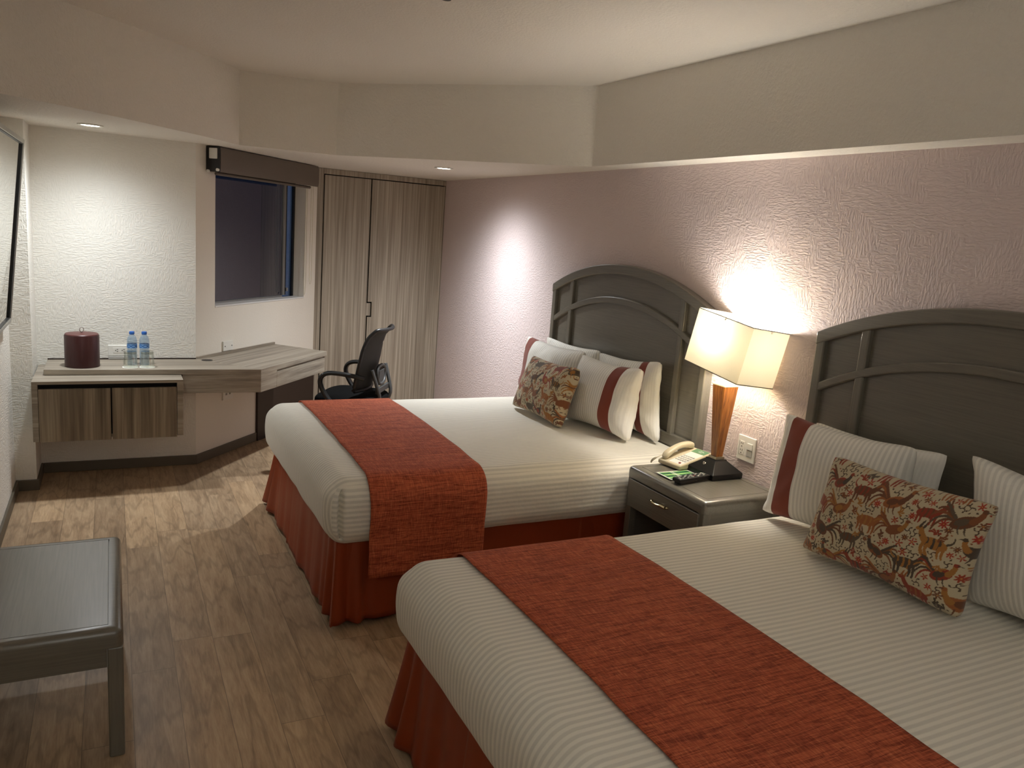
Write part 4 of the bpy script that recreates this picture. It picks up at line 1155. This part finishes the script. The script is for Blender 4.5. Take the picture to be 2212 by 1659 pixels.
# card and remote control
def card():
    t = NT('green_striped_card')
    uv = t.n('SeparateXYZ', {0: t.coord('UV')})
    u, v = uv.outputs[0], uv.outputs[1]
    sn = t.math('MULTIPLY_ADD', t.math('SINE', t.math('MULTIPLY', v, 2 * PI * 3.0)), 0.5, 0.5)
    g = t.ramp(sn, [(0.0, lin((22, 84, 52))), (0.55, lin((40, 116, 66))), (0.82, lin((150, 196, 120)))])
    eu = t.math('LESS_THAN', t.math('MINIMUM', u, t.math('SUBTRACT', 1.0, u)), 0.05)
    ev = t.math('LESS_THAN', t.math('MINIMUM', v, t.math('SUBTRACT', 1.0, v)), 0.08)
    c1 = t.math('LESS_THAN', t.math('ABSOLUTE', t.math('SUBTRACT', u, 0.42)), 0.014); c2 = t.math('LESS_THAN', t.math('ABSOLUTE', t.math('SUBTRACT', u, 0.48)), 0.014)
    wht = t.math('MAXIMUM', t.math('MAXIMUM', eu, ev), t.math('MAXIMUM', c1, c2))
    t.principled(t.mix(wht, g, lin((236, 236, 224))), 0.4); return t.m
cm_ = MB()
P0, P1, P2, P3 = Vector((2.250, 2.832, 0)), Vector((2.447, 2.850, 0)), Vector((2.447, 2.735, 0)), Vector((2.254, 2.722, 0))
def cf(u, v):
    p = P0.lerp(P1, u).lerp(P3.lerp(P2, u), v); p.z = zn + 0.0012 + 0.006 * (1 - u) ** 2 * (1 - 0.3 * v); return p
cm_.grid(cf, 16, 8, flip=True); cm_.uv = lambda pi, vi: ((vi % 17) / 16, (vi // 17) / 8)
tag(obj('info_card', cm_, card(), at=(2.34, 2.78, zn), solid=0.0008), 'green and white striped card on the nightstand under the remote', 'card')
rm_ = thing('remote_control', (2.345, 2.690, zn), 'black remote control lying across the green card', 'remote', rz=math.radians(8))
obj('body', MB().box(-0.102, 0.102, -0.024, 0.024, 0.010, 0.028), M['black'], rm_, local=True, bevel=0.006, bseg=3)
obj('battery_hump', MB().box(-0.09, 0.02, -0.020, 0.020, 0.0, 0.012), M['black'], rm_, local=True, bevel=0.004)
for r in range(11):
    for c in range(4):
        x = -0.088 + r * 0.0165; y = -0.0145 + c * 0.0097
        obj('button', MB().box(x - 0.0042, x + 0.0042, y - 0.003, y + 0.003, 0.027, 0.0298), (M['white_plastic'] if (r * 5 + c * 3) % 7 == 0 else M['red'] if (r, c) == (6, 1) else M['grey_plastic'] if (r + c) % 2 else M['charcoal']), rm_, local=True)

# ------------------------------------------------------------------ office chair
oc = thing('office_chair', (1.565, 5.44, 0), 'black mesh-back office chair behind the far bed', 'chair', rz=math.atan2(0.56, -0.83))
def cushion_box(a, b, z0, z1, r, cx=0, cy=0, n=16):
    mb = MB()
    def f(u, v):
        th = 2 * PI * u; 
        ct, st = math.cos(th), math.sin(th)
        ph_ = PI * (v - 0.5); k = math.cos(ph_) ** 0.35 if abs(v - .5) < .4999 else 0
        X0 = a * math.copysign(abs(ct) ** 0.5, ct) * k; Y0 = b * math.copysign(abs(st) ** 0.5, st) * k
        return (cx + X0, cy + Y0, (z0 + z1) / 2 + (z1 - z0) / 2 * math.copysign(abs(math.sin(ph_)) ** 0.7, math.sin(ph_)) - 0.02 * max(0, X0 / a - 0.6))
    mb.grid(f, 36, n); return mb
obj('seat', cushion_box(0.235, 0.245, 0.43, 0.525, 0.04, 0.04, 0), M['black_soft'], oc, local=True, smooth=60)
bp_ = [(-0.08, 0.56, 0.205), (-0.105, 0.66, 0.225), (-0.125, 0.76, 0.228), (-0.142, 0.86, 0.218), (-0.172, 0.945, 0.20), (-0.225, 1.0, 0.18)]
def bk_(u, v):
    k = v * (len(bp_) - 1); i = min(int(k), len(bp_) - 2); t = k - i
    x, z, w = [p + (q - p) * t for p, q in zip(bp_[i], bp_[i + 1])]
    s = 2 * u - 1
    return (x - 0.0 + 0.05 * s * s, w * s, z)
def meshmat():
    t = NT('black_mesh'); o = t.coord()
    p = t.n('BsdfPrincipled', {'Base Color': lin((34, 36, 34)), 'Roughness': 0.7}); tr = t.n('BsdfTransparent')
    t.surf(t.n('MixShader', {0: 0.10, 1: p.outputs[0], 2: tr.outputs[0]}).outputs[0]); return t.m
obj('mesh_back', MB().grid(bk_, 20, 20), meshmat(), oc, local=True, smooth=80, solid=0.004)
rim = [bk_(0, v / 12) for v in range(13)] + [bk_(u / 8, 1) for u in range(1, 8)] + [bk_(1, 1 - v / 12) for v in range(13)] + [bk_(1 - u / 8, 0) for u in range(1, 8)]
obj('back_frame', MB().tube(rim, 0.013, 8, closed=True, smooth=1), M['black'], oc, local=True, smooth=60)
UPY = Vector((0, 1, 0)); DX = 0.115
br = MB()
for sgn in (-1, 1):
    br.tube([(-0.10 + DX, sgn * 0.10, 0.40), (-0.26 + DX, sgn * 0.12, 0.40), (-0.325 + DX, sgn * 0.135, 0.50), (-0.300 + DX, sgn * 0.15, 0.60), (-0.262 + DX, sgn * 0.165, 0.72)], 0.020, 8, flat=0.65, smooth=2, up=UPY)
br.box(-0.305 + DX, -0.285 + DX, -0.14, 0.14, 0.545, 0.585)
obj('back_bracket', br, M['charcoal'], oc, local=True, bevel=0.003)
lb_ = MB()
lb_.tube([(-0.275 + DX, -0.10, 0.73), (-0.285 + DX, -0.085, 0.60), (-0.285 + DX, 0.085, 0.60), (-0.275 + DX, 0.10, 0.73)], 0.013, 8, closed=True, smooth=2, up=Vector((1, 0, 0)))
lb_.box(-0.287 + DX, -0.272 + DX, -0.06, 0.06, 0.61, 0.70)
obj('lumbar_support', lb_, M['charcoal'], oc, local=True, bevel=0.003)
for sgn in (-1, 1):
    y = sgn * 0.262
    obj('armrest', MB().tube([(-0.105, sgn * 0.218, 0.665), (-0.06, y * 0.97, 0.68), (0.04, y, 0.692), (0.15, y, 0.690), (0.195, y, 0.64), (0.17, y, 0.56), (0.10, y * 0.97, 0.47), (0.05, y * 0.85, 0.435)], 0.024, 10, flat=0.66, smooth=2, up=UPY), M['black'], oc, local=True, smooth=60)
obj('column', MB().cyl((0, 0, 0.10), (0, 0, 0.42), 0.025, 16).box(-0.12, 0.10, -0.09, 0.09, 0.405, 0.432), M['black'], oc, local=True)
for k in range(5):
    a = 2 * PI * k / 5 + 0.3; e = (0.28 * math.cos(a), 0.28 * math.sin(a))
    lg = obj('leg', MB().tube([(0, 0, 0.12), (e[0] * .5, e[1] * .5, 0.105), (e[0], e[1], 0.08)], 0.018, 8), M['black'], oc, local=True)
    pa = Vector((e[0], e[1], 0.028)); tt = Vector((-math.sin(a), math.cos(a), 0))
    obj('caster', MB().cyl(pa - tt * 0.02, pa + tt * 0.02, 0.028, 16).cyl((e[0], e[1], 0.03), (e[0], e[1], 0.085), 0.007, 8), M['black'], lg, local=True)

# ------------------------------------------------------------------ downlights, sprinkler
def downlight(x, y, label, power):
    d = thing('downlight', (x, y, ZS), label, 'downlight', 'recessed downlights')
    obj('trim_ring', MB().lathe([(0.046, ZS - 0.0005), (0.066, ZS - 0.0005), (0.066, ZS - 0.006), (0.060, ZS - 0.008), (0.046, ZS - 0.004)], 36, M=Matrix.Translation((x, y, 0)), cap=False), M['white_plastic'], d)
    obj('lens', MB().lathe([(0.0, ZS - 0.0045), (0.047, ZS - 0.0045), (0.047, ZS - 0.0015), (0.0, ZS - 0.0015)], 32, M=Matrix.Translation((x, y, 0)), cap=False), M['lens'], d)
    L = bpy.data.lights.new('downlight_beam', 'SPOT'); L.energy = power; L.color = (0.95, 1.0, 1.04); L.spot_size = math.radians(172); L.spot_blend = 1.0; L.shadow_soft_size = 0.045
    # the fitting's own beam profile: intensity falls as a power of the cosine off the axis, as an IES file would give
    L.use_nodes = True; nt = L.node_tree; em = nt.nodes['Emission']
    tc = nt.nodes.new('ShaderNodeTexCoord'); sp_ = nt.nodes.new('ShaderNodeSeparateXYZ'); ab = nt.nodes.new('ShaderNodeMath'); ab.operation = 'ABSOLUTE'
    pw = nt.nodes.new('ShaderNodeMath'); pw.operation = 'POWER'; pw.inputs[1].default_value = 2.0
    nt.links.new(tc.outputs['Normal'], sp_.inputs[0]); nt.links.new(sp_.outputs[2], ab.inputs[0]); nt.links.new(ab.outputs[0], pw.inputs[0]); nt.links.new(pw.outputs[0], em.inputs[1])
    lo = bpy.data.objects.new('downlight_beam', L); C.objects.link(lo); lo.parent = d; lo.location = (0, 0, -0.014)
    return d
downlight(-0.096, 5.125, 'lit recessed downlight in the lowered ceiling above the ice bucket', 53)
downlight(2.085, 5.330, 'lit recessed downlight in the lowered ceiling near the wardrobe', 165)
spk = thing('sprinkler', (1.10, 2.88, ZC), 'small dark sprinkler head on the raised ceiling at the top edge', 'sprinkler')
TS = Matrix.Translation((1.10, 2.88, ZC))
obj('escutcheon', MB().lathe([(0.0, -0.001), (0.03, -0.001), (0.026, -0.008), (0.0, -0.008)], 24, M=TS, cap=False), M['chrome'], spk)
obj('head', MB().cyl((0, 0, -0.008), (0, 0, -0.035), 0.008, 12, M=TS).lathe([(0.0, -0.048), (0.017, -0.048), (0.017, -0.051), (0.0, -0.051)], 20, M=TS, cap=False).cyl((-0.009, 0, -0.02), (-0.009, 0, -0.05), 0.003, 8, M=TS).cyl((0.009, 0, -0.02), (0.009, 0, -0.05), 0.003, 8, M=TS), M['charcoal'], spk)

# lamp bulb light
L = bpy.data.lights.new('lamp_bulb_light', 'POINT'); L.energy = 14; L.color = (1.0, 0.975, 0.93); L.shadow_soft_size = 0.045
lo = bpy.data.objects.new('lamp_bulb_light', L); C.objects.link(lo); lo.parent = lp
lo.location = ROOT[lp].inverted() @ (BC + Vector((0, 0, 0.045)))

# added unseen uplight behind the camera: soft room fill bounced off the ceiling
def fill_light(x, y, z, p, size=0.05):
    L = bpy.data.lights.new('fill_uplight', 'SPOT'); L.energy = p; L.color = (0.94, 1.0, 1.06); L.spot_size = math.radians(170); L.spot_blend = 1.0; L.shadow_soft_size = size
    o = bpy.data.objects.new('fill_uplight', L); C.objects.link(o); o.location = (x, y, z); o.rotation_euler = (PI, 0, 0)
fill_light(0.3, -1.0, 1.55, 60, 0.12)

# dusk outside the window
w = bpy.data.worlds.new('dusk'); SC.world = w; w.use_nodes = True
bg = w.node_tree.nodes['Background']; bg.inputs[0].default_value = (0.045, 0.080, 0.16, 1); bg.inputs[1].default_value = 0.42

# ------------------------------------------------------------------ camera
F_PX = 1700.0
yaw, pit, rol = math.radians(27.293), math.radians(10.779), math.radians(-4.366)
fwd = Vector((math.sin(yaw) * math.cos(pit), math.cos(yaw) * math.cos(pit), -math.sin(pit)))
rgt = Vector((math.cos(yaw), -math.sin(yaw), 0)); dwn = fwd.cross(rgt)
r2 = rgt * math.cos(rol) + dwn * math.sin(rol); d2 = -rgt * math.sin(rol) + dwn * math.cos(rol)
cam = bpy.data.cameras.new('camera'); cam.sensor_width = 36.0; cam.sensor_fit = 'HORIZONTAL'; cam.lens = F_PX / 2212.0 * 36.0; cam.clip_start = 0.02
co_ = bpy.data.objects.new('camera', cam); C.objects.link(co_)
up = -d2; bk2 = -fwd
co_.matrix_world = Matrix(((r2.x, up.x, bk2.x, 0), (r2.y, up.y, bk2.y, 0), (r2.z, up.z, bk2.z, 1.72), (0, 0, 0, 1)))
SC.camera = co_
vs_ = SC.view_settings
vs_.view_transform = 'Standard'; vs_.look = 'None'; vs_.gamma = 1.0; vs_.exposure = 0.78; vs_.use_curve_mapping = False
SC.cycles.use_denoising = True
SC.cycles.max_bounces = 10; SC.cycles.diffuse_bounces = 6; SC.cycles.transparent_max_bounces = 16
SC.cycles.sample_clamp_indirect = 6.0
